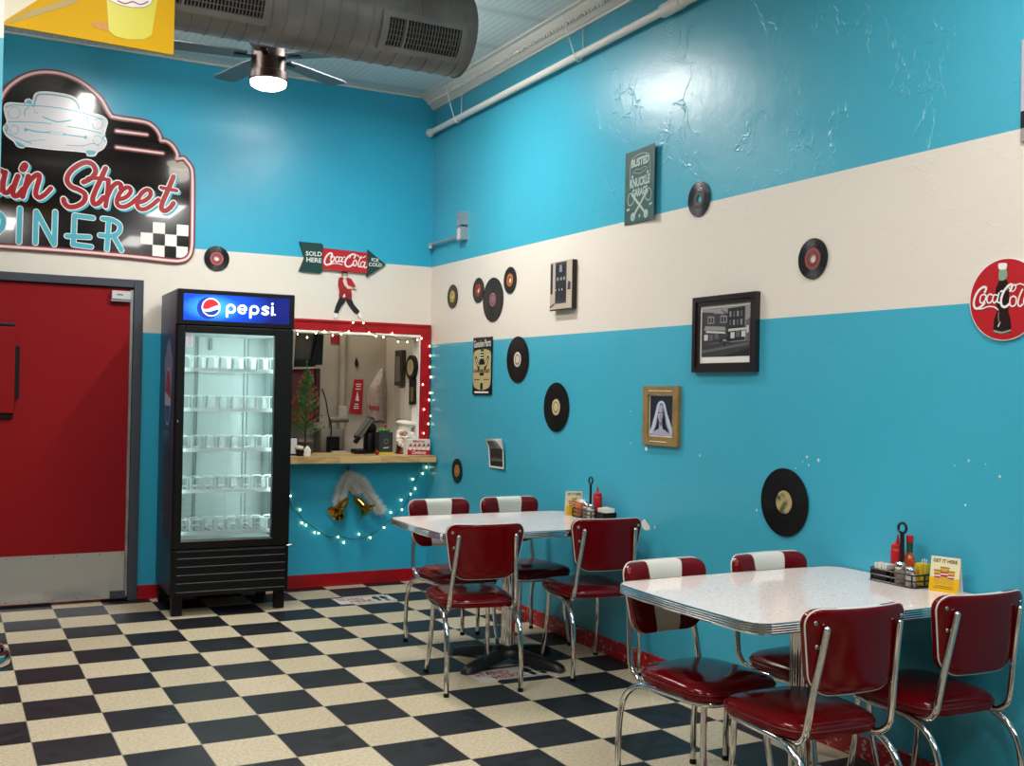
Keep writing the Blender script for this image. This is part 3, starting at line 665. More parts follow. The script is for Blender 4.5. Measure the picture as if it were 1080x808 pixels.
# arrow sign
ka = (295, 240, 7.7)
ar = thing('arrow_sign', 'green and red arrow shaped drink sign above the red window frame', 'sign', (2.24, YB, 2.3))
green = mat('dark_green_print', '0f3b36', .35)
mb = MB(green); mb.prism(PB.pxs(cr(*ka, [(155, 117), (335, 132), (347, 150), (347, 345), (325, 371), (150, 352), (195, 245)])), PB, .004, .02); mb.build('arrow_tail', ar); mb = MB(green)
mb.prism(PB.pxs(cr(*ka, [(707, 180), (855, 303), (700, 402)])), PB, .004, .02); mb.build('arrow_head', ar)
mb = MB(redp); mb.prism(PB.pxs(cr(*ka, [(346, 168), (704, 208), (700, 373), (340, 342)])), PB, .004, .024); mb.build('centre_panel', ar)
mb = MB(whitep)
def at_text(txt, p0, p1, h, off, m=0, bold=.02):
    a, b = PB.px(*cr(*ka, [p0])[0]), PB.px(*cr(*ka, [p1])[0]); mb.text(txt, PB, a[0], a[1], b[0] - a[0], h, off, m, rise=b[1] - a[1], bold=bold)
hs = PB.px(320, 262)[1] - PB.px(320, 267)[1]
at_text('SOLD', (205, 230), (335, 238), hs * .98, .0206); at_text('HERE', (210, 280), (332, 290), hs * .98, .0206)
mb.build('left_lettering', ar); mb = MB(whitep)
at_text('ICE', (738, 275), (795, 284), hs * .75, .0206); at_text('COLD', (715, 315), (822, 322), hs * .78, .0206)
mb.build('right_lettering', ar)
COCA = [([(408, 240), (418, 222), (405, 210), (380, 225), (360, 258), (356, 288), (372, 306), (400, 297), (425, 275)], 13), ([(362, 300), (395, 303), (430, 295), (465, 296), (500, 305)], 6), ([(428, 238), (412, 246), (405, 268), (414, 280), (430, 268), (436, 246), (428, 238)], 9),
        ([(470, 245), (455, 240), (444, 258), (446, 278), (462, 280), (474, 268)], 9), ([(496, 246), (480, 244), (472, 262), (478, 280), (492, 270), (500, 248)], 8), ([(502, 246), (495, 278), (508, 282)], 9), ([(513, 243), (521, 245)], 8),
        ([(596, 250), (605, 228), (590, 220), (560, 230), (530, 262), (522, 295), (535, 318), (562, 318), (590, 298)], 13), ([(560, 250), (575, 225), (620, 228), (650, 250), (688, 236)], 7),
        ([(604, 268), (590, 280), (588, 305), (602, 314), (614, 300), (614, 275), (604, 268)], 9), ([(652, 238), (636, 272), (628, 305), (636, 322), (648, 314)], 9), ([(678, 285), (662, 280), (648, 300), (652, 322), (668, 320), (682, 292)], 8), ([(686, 284), (676, 318), (686, 330), (696, 322)], 9)]
mb = MB(whitep); u0, u1 = PB.px(350, 270), PB.px(360, 270); S2 = (u1[0] - u0[0]) / 10 / 7.7
for pts, w in COCA: mb.stroke(smooth(PB.pxs(cr(*ka, pts)), 5), w * S2, PB, .0246, 0)
mb.build('script_lettering', ar)

# dancing-man cut-out
ev = thing('dancing_man_cutout', 'flat cutout of a dancing man in a red jacket below the arrow sign', 'wall decoration', (2.28, YB, 2.0))
skin = mat('skin_print', 'd8c4b8', .5); jr = mat('jacket_red_print', 'b0141f', .45, var=(40, '7e0c15')); hair = mat('hair_print', '1c1512', .4)
mb = MB(hair, skin)
mb.prism(PB.pxs(cr(*ka, [(500, 378), (505, 360), (525, 354), (545, 362), (548, 385), (543, 402), (505, 402)])), PB, .006, .014, 0)
mb.prism(PB.pxs(cr(*ka, [(507, 376), (540, 378), (542, 400), (532, 418), (516, 418), (508, 402)])), PB, .006, .0146, 1)
mb.poly(PB.pxs(cr(*ka, [(508, 382), (540, 384), (539, 392), (526, 390), (510, 391)])), PB, .0150, 0); mb.build('head', ev)
mb = MB(jr, skin, white)
mb.prism(smooth(PB.pxs(cr(*ka, [(478, 412), (505, 405), (520, 415), (545, 408), (575, 418), (592, 445), (612, 480), (604, 500), (583, 492), (577, 510), (580, 578), (545, 582), (480, 565), (482, 520), (472, 470)])), 2, True), PB, .006, .014, 0)
mb.poly(PB.pxs(cr(*ka, [(512, 420), (535, 420), (548, 470), (590, 488), (596, 500), (545, 498), (520, 470), (508, 440)])), PB, .0146, 1)
mb.poly(PB.pxs(cr(*ka, [(520, 535), (530, 560), (512, 572), (508, 560)])), PB, .0146, 2); mb.poly(PB.pxs(cr(*ka, [(600, 480), (622, 485), (620, 508), (604, 500)])), PB, .0144, 1)
mb.build('jacket', ev)
for pts, sh in (([(485, 566), (535, 575), (530, 600), (492, 650), (470, 700), (438, 692), (452, 640)], [(436, 692), (468, 700), (466, 735), (440, 735)]), ([(530, 576), (578, 578), (600, 625), (645, 680), (632, 705), (600, 690), (555, 630)], [(632, 700), (650, 690), (668, 735), (655, 742), (628, 720)])):
    mb = MB(ink, whitep); mb.prism(PB.pxs(cr(*ka, pts)), PB, .002, .010, 0); l = mb.build('leg', ev)
    mb = MB(whitep); mb.prism(PB.pxs(cr(*ka, sh)), PB, .002, .0105, 0); mb.build('shoe', l)

# ------------------------------------------------------------ records
vin = mat('black_record', '050506', .3, spec=.35)
def groove_mat():
    m = vin; nt = m.node_tree; b = nt.nodes['Principled BSDF']; L = nt.links.new
    tc = nt.nodes.new('ShaderNodeTexCoord'); ln = nt.nodes.new('ShaderNodeVectorMath'); ln.operation = 'LENGTH'; L(tc.outputs['Object'], ln.inputs[0])
    s = nt.nodes.new('ShaderNodeMath'); s.operation = 'MULTIPLY'; s.inputs[1].default_value = 900; L(ln.outputs['Value'], s.inputs[0]); w = nt.nodes.new('ShaderNodeMath'); w.operation = 'SINE'; L(s.outputs[0], w.inputs[0])
    bp = nt.nodes.new('ShaderNodeBump'); bp.inputs['Strength'].default_value = .35; bp.inputs['Distance'].default_value = .001; L(w.outputs[0], bp.inputs['Height']); L(bp.outputs[0], b.inputs['Normal'])
groove_mat()
def record(P, s, t, r, labcol, lr, hole, label, lab2=None, lift=.004):
    c = P.pt(s, t, 0)
    root = thing('vinyl_record', label, 'record', tuple(c))
    Q = Plane(c, P.u, P.v)
    def annulus(mb, r0, r1, o0, o1, m, n=56):
        pr = [(r0, o0), (r1, o0), (r1 + .0005, (o0 + o1) / 2), (r1, o1), (r0, o1), (r0, o0)]
        loops = [[Q.pt(a * cos(2 * pi * k / n), a * sin(2 * pi * k / n), o) for k in range(n)] for a, o in pr]
        mb.loft(loops, m, False, True, False)
    mb = MB(vin); annulus(mb, lr, r, lift, lift + .003, 0)
    annulus(mb, r * .985, r, lift + .003, lift + .0036, 0); mb.build('disc', root)
    mb = MB(labcol); annulus(mb, hole, lr, lift, lift + .0034, 0)
    if lab2 is not None:
        mb.ring((0, 0), lr * .55, lr * .7, Q, lift + .0040, lab2)
        for i in range(3): mb.stroke([(-lr * (.6 - i * .1), -lr * (.45 + i * .16)), (lr * (.6 - i * .1), -lr * (.45 + i * .16))], lr * .05, Q, lift + .0040, lab2, caps=False)
    mb.build('centre_label', root)
    return root
def lab(n, c): return mat('label_' + n, c, .5)
G = .019
def rpx(u, v): return PR.px(u, v)
q = PB.px(228.4, 272.8); record(PB, q[0], q[1], .087, lab('pink', 'b0505a'), .046, G * .9, 'small black record with pink label between the diner sign and cooler', lab('pink_line', '7c2d3a'))
R45, RLP = .0875, .150
for (u, v, r, n, c, lr, h, l2, text) in (
    (478, 312.8, R45, 'yellow', 'c9b53a', .043, G, '8c7c1e', 'small black record with yellow label nearest the room corner'),
    (505.2, 306.2, R45, 'red', 'a8342c', .043, G, '6e1b18', 'small black record with red label just left of a large record'),
    (520.6, 316.1, RLP, 'mauve', '9a6470', .047, .0036, '5c3540', 'large black record with mauve label on the white band'),
    (538.7, 295.5, R45, 'orange', 'c9792c', .043, G, '7d4312', 'small black record with orange label right of the large record on the white band'),
    (738.2, 210, R45, 'black', '141416', .043, G, '5c5c5c', 'small all black record with blue wall showing through its hole'),
    (858.3, 272.9, R45, 'brick', '8c3f3c', .047, .0185, '5e2725', 'small black record with brick red label, rightmost record on the white band'),
    (546.7, 379.2, RLP, 'cream', 'd6cdbb', .049, .0036, '6b6456', 'large black record with cream label beside the spark plug sign'),
    (587.4, 429.5, RLP, 'tan', 'cbb98e', .049, .0036, '8d7a50', 'large black record with pale tan label below and right of the other two large ones'),
    (482.8, 496.6, R45, 'amber', 'c07f35', .043, .011, '7b4c18', 'small black record with amber label low on the wall near the corner'),
    (828, 529.7, RLP, 'landscape', '9a8a5a', .051, .0036, '4d5a34', 'large black record with mottled green label low above the near table')):
    s, t = rpx(u, v); record(PR, s, t, r, lab(n, c) if n != 'landscape' else mat('label_landscape', 'b3a070', .5, var=(30, '465a3a')), lr, h, text, mat('ink_' + n, l2, .5) if n != 'landscape' else None)

# ------------------------------------------------------------ right wall signs and pictures
def board(P, name, label, cat, quad, th, front, part='panel', bevel=.0015):
    """flat board: quad = px corners tl,tr,br,bl; returns root, plane fn and size"""
    q = P.pxs(quad); s0 = (q[0][0] + q[3][0]) / 2; s1 = (q[1][0] + q[2][0]) / 2; t1 = (q[0][1] + q[1][1]) / 2; t0 = (q[2][1] + q[3][1]) / 2
    root = thing(name, label, cat, tuple(P.pt((s0 + s1) / 2, t0, 0)))
    return root, s0, s1, t0, t1

# busted knuckle garage
rt, s0, s1, t0, t1 = board(PR, 'garage_sign', 'dark green metal garage sign with pale lettering and crossed wrenches', 'sign', [(660.5, 163.4), (693.4, 150.8), (695.4, 229.6), (659.7, 238.2)], .01, None)
gs = mat('dull_green_print', '33564f', .45, var=(12, '2c4a47')); gl = mat('pale_green_print', 'a9bcb4', .5)
mb = MB(gs)
W_, H_ = s1 - s0, t1 - t0
loops = []
for i in range(9):   # the sheet bows slightly off the wall at its right edge
    f = i / 8; o = .004 + .02 * f ** 2
    loops.append([PR.pt(s0 + W_ * f, t0, o), PR.pt(s0 + W_ * f, t1, o), PR.pt(s0 + W_ * f, t1, o + .002), PR.pt(s0 + W_ * f, t0, o + .002)])
mb.loft(loops, 0, True, True, False); mb.build('panel', rt)
class Bow(Plane):
    def pt(s, a, b, off=0):
        f = (a - s0g) / Wg; return PR.pt(a, b, .0062 + .02 * max(f, 0) ** 2 + off)
s0g, Wg = s0, W_
BP = Bow(PR.o, PR.u, PR.v); mb = MB(gl)
def gx(f): return s0 + W_ * f
def gy(f): return t0 + H_ * f
mb.stroke(smooth([(gx(.17), gy(.5)), (gx(.17), gy(.83)), (gx(.3), gy(.91)), (gx(.5), gy(.93)), (gx(.7), gy(.91)), (gx(.83), gy(.83)), (gx(.83), gy(.5))], 6), .003, BP, .0004, 0)
mb.text('BUSTED', BP, gx(.2), gy(.77), W_ * .6, H_ * .115, .0006, 0, bold=.045); mb.text('KNUCKLE', BP, gx(.17), gy(.49), W_ * .66, H_ * .125, .0006, 0, bold=.04); mb.text('GARAGE', BP, gx(.24), gy(.355), W_ * .52, H_ * .115, .0006, 0, bold=.04)
mb.stroke(smooth([(gx(.26), gy(.70)), (gx(.36), gy(.735)), (gx(.5), gy(.72)), (gx(.64), gy(.735)), (gx(.74), gy(.70)), (gx(.6), gy(.68)), (gx(.5), gy(.665)), (gx(.4), gy(.68))], 4, True), .0022, BP, .0004, 0, closed=True)
for f in (.24, .76, .5):
    cx, cy = gx(f), gy(.645 if f != .5 else .085); rr = .014
    mb.poly([(cx + (rr if i % 2 == 0 else rr * .45) * sin(i * pi / 5), cy + (rr if i % 2 == 0 else rr * .45) * cos(i * pi / 5)) for i in range(10)], BP, .0006, 0)
for d in (1, -1):
    a = (gx(.5 - d * .22), gy(.09)); b = (gx(.5 + d * .26), gy(.40))
    mb.stroke([a, b], .015, BP, .0006, 0); mb.ring(a, .010, .023, BP, .0008, 0, 20); mb.ring((a[0], a[1]), .0, .005, BP, .0010, 0, 12); mb.stroke([(a[0] + (b[0] - a[0]) * .12, a[1] + (b[1] - a[1]) * .12), (a[0] + (b[0] - a[0]) * .75, a[1] + (b[1] - a[1]) * .75)], .003, BP, .0011, gs)
    mb.stroke(smooth([(gx(.5 + d * .2), gy(.30)), (gx(.5 + d * .34), gy(.26)), (gx(.5 + d * .40), gy(.34)), (gx(.5 + d * .34), gy(.42)), (gx(.5 + d * .24), gy(.40))], 4, True), .005, BP, .0005, 0, closed=True)
    mb.stroke([(gx(.5 + d * .38) - .014, gy(.2)), (gx(.5 + d * .38) + .014, gy(.21))], .012, BP, .0006, 0, caps=False)
mb.build('printed_lettering', rt)

# tall spark-plug sign
rt, s0, s1, t0, t1 = board(PR, 'spark_plug_sign', 'tall narrow black and tan spark plug sign beside a large record', 'sign', [(501.2, 356.7), (519, 355), (520.8, 416.2), (499.5, 416)], .01, None)
tan = mat('aged_tan_print', 'b5a878', .5); W_, H_ = s1 - s0, t1 - t0
mb = MB(ink); mb.prism([(s0, t0), (s1, t0), (s1, t1), (s0, t1)], PR, .006, .012); mb.build('panel', rt)
mb = MB(tan, ink, whitep, mat('brown_print', '6b3a2a', .5))
mb.poly(smooth([(s0 + .012, t0 + .07), (s0 + W_ * .3, t0 + .035), (s0 + W_ * .7, t0 + .035), (s1 - .012, t0 + .07), (s1 - .008, t0 + H_ * .5), (s1 - .012, t1 - .11), (s0 + W_ * .7, t1 - .085), (s0 + W_ * .3, t1 - .085), (s0 + .012, t1 - .11), (s0 + .008, t0 + H_ * .5)], 4, True), PR, .0126, 0)
cx = (s0 + s1) / 2
for y0, y1, w in ((.60, .79, .05), (.52, .60, .09), (.33, .38, .07), (.10, .20, .04), (.06, .1, .022)): mb.poly([(cx - w / 2, t0 + H_ * y0), (cx + w / 2, t0 + H_ * y0), (cx + w / 2 * .9, t0 + H_ * y1), (cx - w / 2 * .9, t0 + H_ * y1)], PR, .0132, 1)
for y in (.64, .69, .74): mb.stroke([(cx - .02, t0 + H_ * y), (cx + .02, t0 + H_ * y)], .006, PR, .0138, 2)
for d in (-1, 1):
    mb.stroke([(cx + d * .05, t0 + H_ * .46), (cx + d * .095, t0 + H_ * .64)], .028, PR, .0132, 1); mb.stroke([(cx + d * .055, t0 + H_ * .5), (cx + d * .09, t0 + H_ * .62)], .008, PR, .0138, 2)
mb.text('CHEVROLET', PR, s0 + .02, t0 + H_ * .385, W_ - .04, H_ * .055, .0138, 1, bold=.03); mb.text('Genuine Parts', PR, s0 + .012, t1 - .07, W_ - .024, .05, .0132, 2, bold=.01, rise=.006)
mb.stroke([(s0 + .03, t0 + H_ * .26), (cx - .03, t0 + H_ * .26)], .006, PR, .0132, 3); mb.stroke([(cx + .03, t0 + H_ * .26), (s1 - .03, t0 + H_ * .26)], .006, PR, .0132, 3)
mb.stroke([(s0 + .04, t0 + .015), (s1 - .04, t0 + .015)], .012, PR, .0132, 2)
mb.build('printed_art', rt)

# framed street photograph
gmp = [mat('photo_grey_%d' % i, c, .4) for i, c in enumerate(('1b1b1e', '37373a', '5d5d5f', '8e8e8e', 'c6c4c0'))]
rt, s0, s1, t0, t1 = board(PR, 'framed_street_photo', 'black framed old photograph of a street of shops above the chipped paint', 'picture', [(734, 314), (801, 308.5), (802, 393), (735, 392.5)], .03, None)
framem = mat('black_brown_frame', '1c1311', .3, coat=.3); fw = .045; D = .028
def frame(mb, s0, s1, t0, t1, fw, D, m=0, P=PR):
    for poly in ([(s0, t0), (s1, t0), (s1 - fw, t0 + fw), (s0 + fw, t0 + fw)], [(s1, t0), (s1, t1), (s1 - fw, t1 - fw), (s1 - fw, t0 + fw)], [(s1, t1), (s0, t1), (s0 + fw, t1 - fw), (s1 - fw, t1 - fw)], [(s0, t1), (s0, t0), (s0 + fw, t0 + fw), (s0 + fw, t1 - fw)]):
        mb.prism(poly, P, .001, D, m)
mb = MB(framem); frame(mb, s0, s1, t0, t1, fw * .55, D); frame(mb, s0 + fw * .55, s1 - fw * .55, t0 + fw * .55, t1 - fw * .55, fw * .45, D - .008); mb.build('frame', rt, bevel=.002)
mb = MB(paper); mb.prism([(s0 + fw, t0 + fw), (s1 - fw, t0 + fw), (s1 - fw, t1 - fw), (s0 + fw, t1 - fw)], PR, .004, .010); mb.build('mat_board', rt)
a0, a1, b0, b1 = s0 + fw + .012, s1 - fw - .012, t0 + fw + .03, t1 - fw - .012; w, h = a1 - a0, b1 - b0
mb = MB(*gmp)
def X(f): return a0 + w * f
def Y(f): return b0 + h * f
def PG(pts, m, k=0): mb.poly([(X(a), Y(b)) for a, b in pts], PR, .0104 + .0004 * k, m)
PG([(0, 0), (1, 0), (1, 1), (0, 1)], 3)
PG([(0, 0), (1, 0), (1, .3), (0, .26)], 1, 1); PG([(0, .08), (1, .22), (1, .27), (0, .14)], 2, 2); PG([(0, 0), (.4, 0), (1, .16), (1, .0)], 0, 2)
PG([(0, .26), (.55, .3), (.55, .86), (.4, .97), (.28, .9), (0, .93)], 1, 2); PG([(.25, .88), (.38, .98), (.5, .86)], 3, 3)
PG([(.55, .3), (.9, .32), (.9, .98), (.55, .96)], 0, 3)
for i in range(4):
    for j in range(2): PG([(.59 + i * .075, .62 + j * .17), (.625 + i * .075, .62 + j * .17), (.625 + i * .075, .73 + j * .17), (.59 + i * .075, .73 + j * .17)], 3 if (i + j) % 2 else 2, 4)
for x in (.13, .4): PG([(x, .68), (x + .14, .68), (x + .14, .82), (x, .84)], 3, 4); PG([(x + .02, .7), (x + .06, .7), (x + .06, .8), (x + .02, .81)], 0, 5); PG([(x + .08, .7), (x + .12, .7), (x + .12, .79), (x + .08, .8)], 0, 5)
PG([(.05, .55), (.52, .52), (.5, .6), (.08, .64)], 3, 5); PG([(.1, .5), (.52, .46), (.5, .5), (.1, .54)], 4, 6); PG([(.57, .5), (.95, .52), (.93, .56), (.57, .55)], 4, 6)
for x, y in ((.06, .34), (.17, .33), (.29, .36), (.62, .36), (.73, .38), (.84, .38)): PG([(x, y), (x + .08, y), (x + .08, y + .12), (x, y + .12)], 4 if x in (.06, .62, .84) else 2, 6)
PG([(.4, .22), (.58, .25), (.6, .34), (.54, .38), (.44, .37), (.38, .3)], 0, 7); PG([(.46, .3), (.54, .31), (.53, .35), (.47, .35)], 3, 8); mb.ring((X(.44), Y(.25)), .007, .011, PR, .0138, 2, 12); mb.ring((X(.56), Y(.27)), .007, .011, PR, .0138, 2, 12)
PG([(.92, .3), (1, .32), (1, .75), (.92, .7)], 2, 3); PG([(.94, .45), (.98, .46), (.98, .6), (.94, .6)], 4, 5)
mb.build('photograph', rt)

# portrait in a tan mount
rt, s0, s1, t0, t1 = board(PR, 'framed_portrait', 'tan framed portrait of a veiled woman below the street photo', 'picture', [(681.5, 407), (718.5, 407.5), (718, 471), (681, 469)], .02, None)
tanf = mat('tan_board', '8f7446', .6, var=(20, '7f6539'))
mb = MB(tanf, cream); frame(mb, s0, s1, t0, t1, .045, .022, 0); mb.stroke([(s0 + .07, t0 + .02), (s1 - .09, t0 + .02)], .004, PR, .0224, 1); mb.stroke([(s0 + .05, t1 - .025), (s1 - .05, t1 - .025)], .004, PR, .0224, 1); mb.build('frame', rt, bevel=.001)
a0, a1, b0, b1 = s0 + .045, s1 - .045, t0 + .045, t1 - .045; w, h = a1 - a0, b1 - b0
mb = MB(mat('navy_print', '1b2030', .4), paper, mat('veil_print', 'b9c4d4', .4), mat('veil_dark_print', '7f8ba3', .4), mat('face_print', 'a9a3bb', .4), mat('hair_dark_print', '17151c', .4), mat('face_shade_print', '6d6884', .4))
PG([(0, 0), (1, 0), (1, 1), (0, 1)], 1); PG([(.04, .03), (.96, .03), (.96, .97), (.04, .97)], 0, 1)
def SG(pts, m, k): mb.poly(smooth([(X(a), Y(b)) for a, b in pts], 4, True), PR, .0104 + .0004 * k, m)
SG([(.08, .05), (.12, .25), (.25, .55), (.33, .76), (.42, .84), (.54, .85), (.64, .78), (.74, .55), (.88, .3), (.93, .05)], 2, 2)
SG([(.2, .05), (.28, .3), (.37, .6), (.42, .76), (.5, .8), (.58, .75), (.66, .55), (.74, .3), (.84, .06)], 3, 3); SG([(.24, .1), (.32, .3), (.38, .62), (.46, .78), (.55, .74), (.64, .5), (.7, .28), (.78, .12)], 5, 4)
SG([(.18, .04), (.26, .14), (.42, .2), (.42, .34), (.56, .34), (.57, .2), (.7, .15), (.8, .04)], 4, 5); SG([(.37, .5), (.36, .62), (.42, .73), (.5, .76), (.57, .71), (.6, .6), (.58, .45), (.5, .34), (.43, .36)], 4, 6)
for x in (.41, .53): SG([(x - .03, .575), (x + .015, .59), (x + .05, .575), (x + .01, .56)], 5, 7)
SG([(.44, .43), (.5, .445), (.54, .43), (.49, .41)], 6, 7); SG([(.47, .58), (.49, .5), (.51, .49), (.47, .48)], 6, 7); SG([(.55, .7), (.6, .6), (.58, .45), (.52, .37), (.55, .5)], 6, 7); SG([(.43, .34), (.56, .34), (.55, .26), (.46, .28)], 6, 7)
mb.build('portrait_print', rt)

# small block-mounted band photo
rt, s0, s1, t0, t1 = board(PR, 'mounted_group_photo', 'old group photograph on a block standing off the white band', 'picture', [(585.6, 278.9), (608, 273), (609, 325), (585.6, 330)], .02, None)
mb = MB(mat('block_dark', '1d1816', .5)); mb.prism([(s0 + .01, t0 + .01), (s1, t0 + .004), (s1, t1), (s0 + .01, t1 - .005)], PR, .001, .034); mb.build('backing_block', rt)
a0, a1, b0, b1 = s0, s1, t0, t1; w, h = a1 - a0, b1 - b0; mb = MB(*gmp, mat('sepia_pale', 'b9ab9a', .5))
mb.prism([(a0, b0), (a1, b0), (a1, b1), (a0, b1)], PR, .034, .036, 5)
def PG2(pts, m, k=0): mb.poly([(X(a), Y(b)) for a, b in pts], PR, .0364 + .0004 * k, m)
PG2([(.02, .35), (.12, .35), (.12, .97), (.02, .97)], 0); PG2([(.24, .14), (.76, .14), (.76, .98), (.24, .98)], 1); PG2([(.3, .55), (.7, .55), (.7, .92), (.3, .92)], 0, 1); PG2([(.42, .78), (.56, .78), (.54, .92), (.44, .92)], 3, 2)
for x in (.3, .46, .6): PG2([(x, .2), (x + .13, .2), (x + .12, .6), (x + .02, .6)], 0, 3); mb.poly(circ(X(x + .065), Y(.64), .012, 12), PR, .0384, 3)
for x in (.28, .44, .57): mb.poly(circ(X(x), Y(.42), .006, 10), PR, .0386, 4)
PG2([(.0, .06), (.22, .12), (.22, .16), (.0, .1)], 1, 1); PG2([(.8, .4), (.95, .4), (.95, .55), (.84, .58)], 1, 1); PG2([(.0, 0), (1, .0), (1, .03), (0, .03)], 0, 1)
mb.build('photograph', rt)

# curled loose photo
c = PR.px(524.5, 478); rt = thing('curled_photo', 'small curled black and white photograph pinned low on the blue wall', 'photograph', tuple(PR.pt(c[0], c[1] - .09)))
q = PR.pxs([(515, 463), (533.5, 462.5), (534, 495), (517, 493)])
mb = MB(paper, *gmp); N = 10
def cp(f, g, e=0):
    s_ = q[0][0] * (1 - f) * g + q[1][0] * f * g + q[3][0] * (1 - f) * (1 - g) + q[2][0] * f * (1 - g); t_ = (q[0][1] * (1 - f) + q[1][1] * f) * g + (q[3][1] * (1 - f) + q[2][1] * f) * (1 - g)
    o = .006 + .03 * max(0, g - .7) ** 1.3 * 4 * (1 - f * .5) + .012 * f * f + e
    return PR.pt(s_, t_, o)
vs = [cp(i / N, j / N) for j in range(N + 1) for i in range(N + 1)]; mb.add(vs, [(j * (N + 1) + i, j * (N + 1) + i + 1, (j + 1) * (N + 1) + i + 1, (j + 1) * (N + 1) + i) for j in range(N) for i in range(N)], 0, True)
rg = random.Random(5); vs = [cp(.08 + .84 * i / N, .07 + .86 * j / N, .0007) for j in range(N + 1) for i in range(N + 1)]
for j in range(N):
    for i in range(N):
        fx, fy = i / N, j / N; tone = 3 if fy < .3 else (1 if .3 <= fy < .62 and rg.random() < .75 else 2)
        if fy > .62: tone = 4 if fx + fy > 1.25 else 3
        if fy < .12: tone = 1
        mb.add([vs[j * (N + 1) + i], vs[j * (N + 1) + i + 1], vs[(j + 1) * (N + 1) + i + 1], vs[(j + 1) * (N + 1) + i]], [(0, 1, 2, 3)], tone, True)
mb.build('photo_sheet', rt)
mb = MB(paper); mb.add([cp(1, .6, .004), cp(1, 1, .004), cp(.5, 1, .002), cp(.75, .86, .012)], [(0, 1, 2, 3)], 0); mb.build('folded_corner', rt)

# round cola sign at the right edge
c = PR.px(1061.2, 315.8); rr = .146
rt = thing('round_drink_sign', 'round red drink sign with bottle picture at the right edge of the view', 'sign', tuple(PR.pt(c[0], c[1])))
mb = MB(whitep, redp); mb.prism(circ(c[0], c[1], rr, 64), PR, .004, .008, 0, True); mb.prism(circ(c[0], c[1], rr - .004, 64), PR, .008, .0095, 1, True); mb.build('disc', rt)
kd = (1010, 260, 7.345)
def dk(pts, n=4, closed=True): return smooth(PR.pxs(cr(*kd, pts)), n, closed)
mb = MB(mat('bottle_brown_print', '2a100e', .25), mat('bottle_green_print', '7fa58e', .3), whitep, mat('bottle_light_print', '8a6d5f', .3))
mb.poly(dk([(345, 250), (385, 250), (408, 290), (415, 340), (412, 420), (408, 500), (425, 570), (430, 650), (410, 668), (310, 664), (292, 645), (298, 560), (320, 500), (312, 420), (308, 340), (325, 290)]), PR, .0101, 0)
mb.poly(dk([(342, 180), (395, 180), (392, 250), (338, 262)]), PR, .0107, 1); mb.poly(dk([(332, 138), (355, 130), (395, 132), (398, 155), (388, 178), (338, 178)]), PR, .0111, 2)
mb.stroke(dk([(330, 620), (338, 600), (345, 590)], 3, False), .004, PR, .0107, 2); mb.stroke(dk([(335, 510), (332, 560), (345, 600)], 3, False), .004, PR, .0107, 3); mb.stroke(dk([(300, 655), (360, 668), (425, 650)], 3, False), .006, PR, .0107, 1); mb.stroke(dk([(400, 300), (405, 340)], 3, False), .004, PR, .0107, 3)
mb.build('bottle_picture', rt)
mb = MB(whitep)
CD = [([(228, 355), (238, 322), (212, 318), (175, 350), (148, 405), (143, 455), (160, 482), (195, 470), (225, 440)], 17), ([(150, 478), (200, 485), (250, 468), (300, 470), (330, 492)], 9), ([(222, 372), (198, 385), (190, 425), (205, 440), (228, 420), (238, 385), (222, 372)], 11),
      ([(288, 378), (262, 372), (245, 400), (248, 432), (268, 438), (288, 415)], 11), ([(325, 378), (300, 378), (288, 410), (298, 438), (318, 425), (332, 385)], 10), ([(338, 362), (325, 425), (345, 438)], 11), ([(352, 350), (366, 346)], 12),
      ([(425, 345), (440, 300), (415, 302), (378, 345), (355, 405), (358, 455), (385, 470), (420, 445)], 17), ([(415, 320), (440, 350), (465, 330), (468, 300), (450, 300), (432, 340)], 8), ([(462, 305), (500, 290), (540, 305), (570, 330)], 9), ([(448, 385), (425, 405), (424, 452), (445, 465), (468, 445), (470, 400), (448, 385)], 11),
      ([(520, 335), (495, 390), (485, 445), (500, 465), (520, 450)], 12), ([(570, 385), (540, 390), (530, 430), (545, 460), (565, 445), (580, 390)], 11), ([(585, 385), (575, 450), (595, 465)], 11)]
S3 = abs(PR.px(1060, 316)[0] - PR.px(1050, 316)[0]) / 10 / 7.345
for pts, w in CD: mb.stroke(dk(pts, 5, False), w * S3 * .98, PR, .0116, 0)
mb.build('script_lettering', rt)

# picture whose left edge just shows at the right side of the view
e1, e2 = PR.px(1078.6, 118), PR.px(1078.6, 150)
rt = thing('poster', 'pale poster on the right wall cut off by the right edge of the view', 'poster', tuple(PR.pt(e1[0] + .15, e2[1])))
mb = MB(mat('poster_grey', 'b7b4c0', .5), ink, mat('poster_mid', '9a8f8c', .5)); mb.prism([(e1[0], e1[1]), (e1[0] + .3, e1[1]), (e1[0] + .3, e1[1] + .25), (e1[0], e1[1] + .25)], PR, .002, .01, 0); mb.prism([(e1[0], e1[1]), (e1[0] + .3, e1[1]), (e1[0] + .3, e1[1] - .06), (e1[0], e1[1] - .06)], PR, .002, .01, 1)
mb.prism([(e1[0], e1[1] - .06), (e1[0] + .3, e1[1] - .06), (e1[0] + .3, e2[1]), (e1[0], e2[1])], PR, .002, .01, 2); mb.build('sheet', rt)

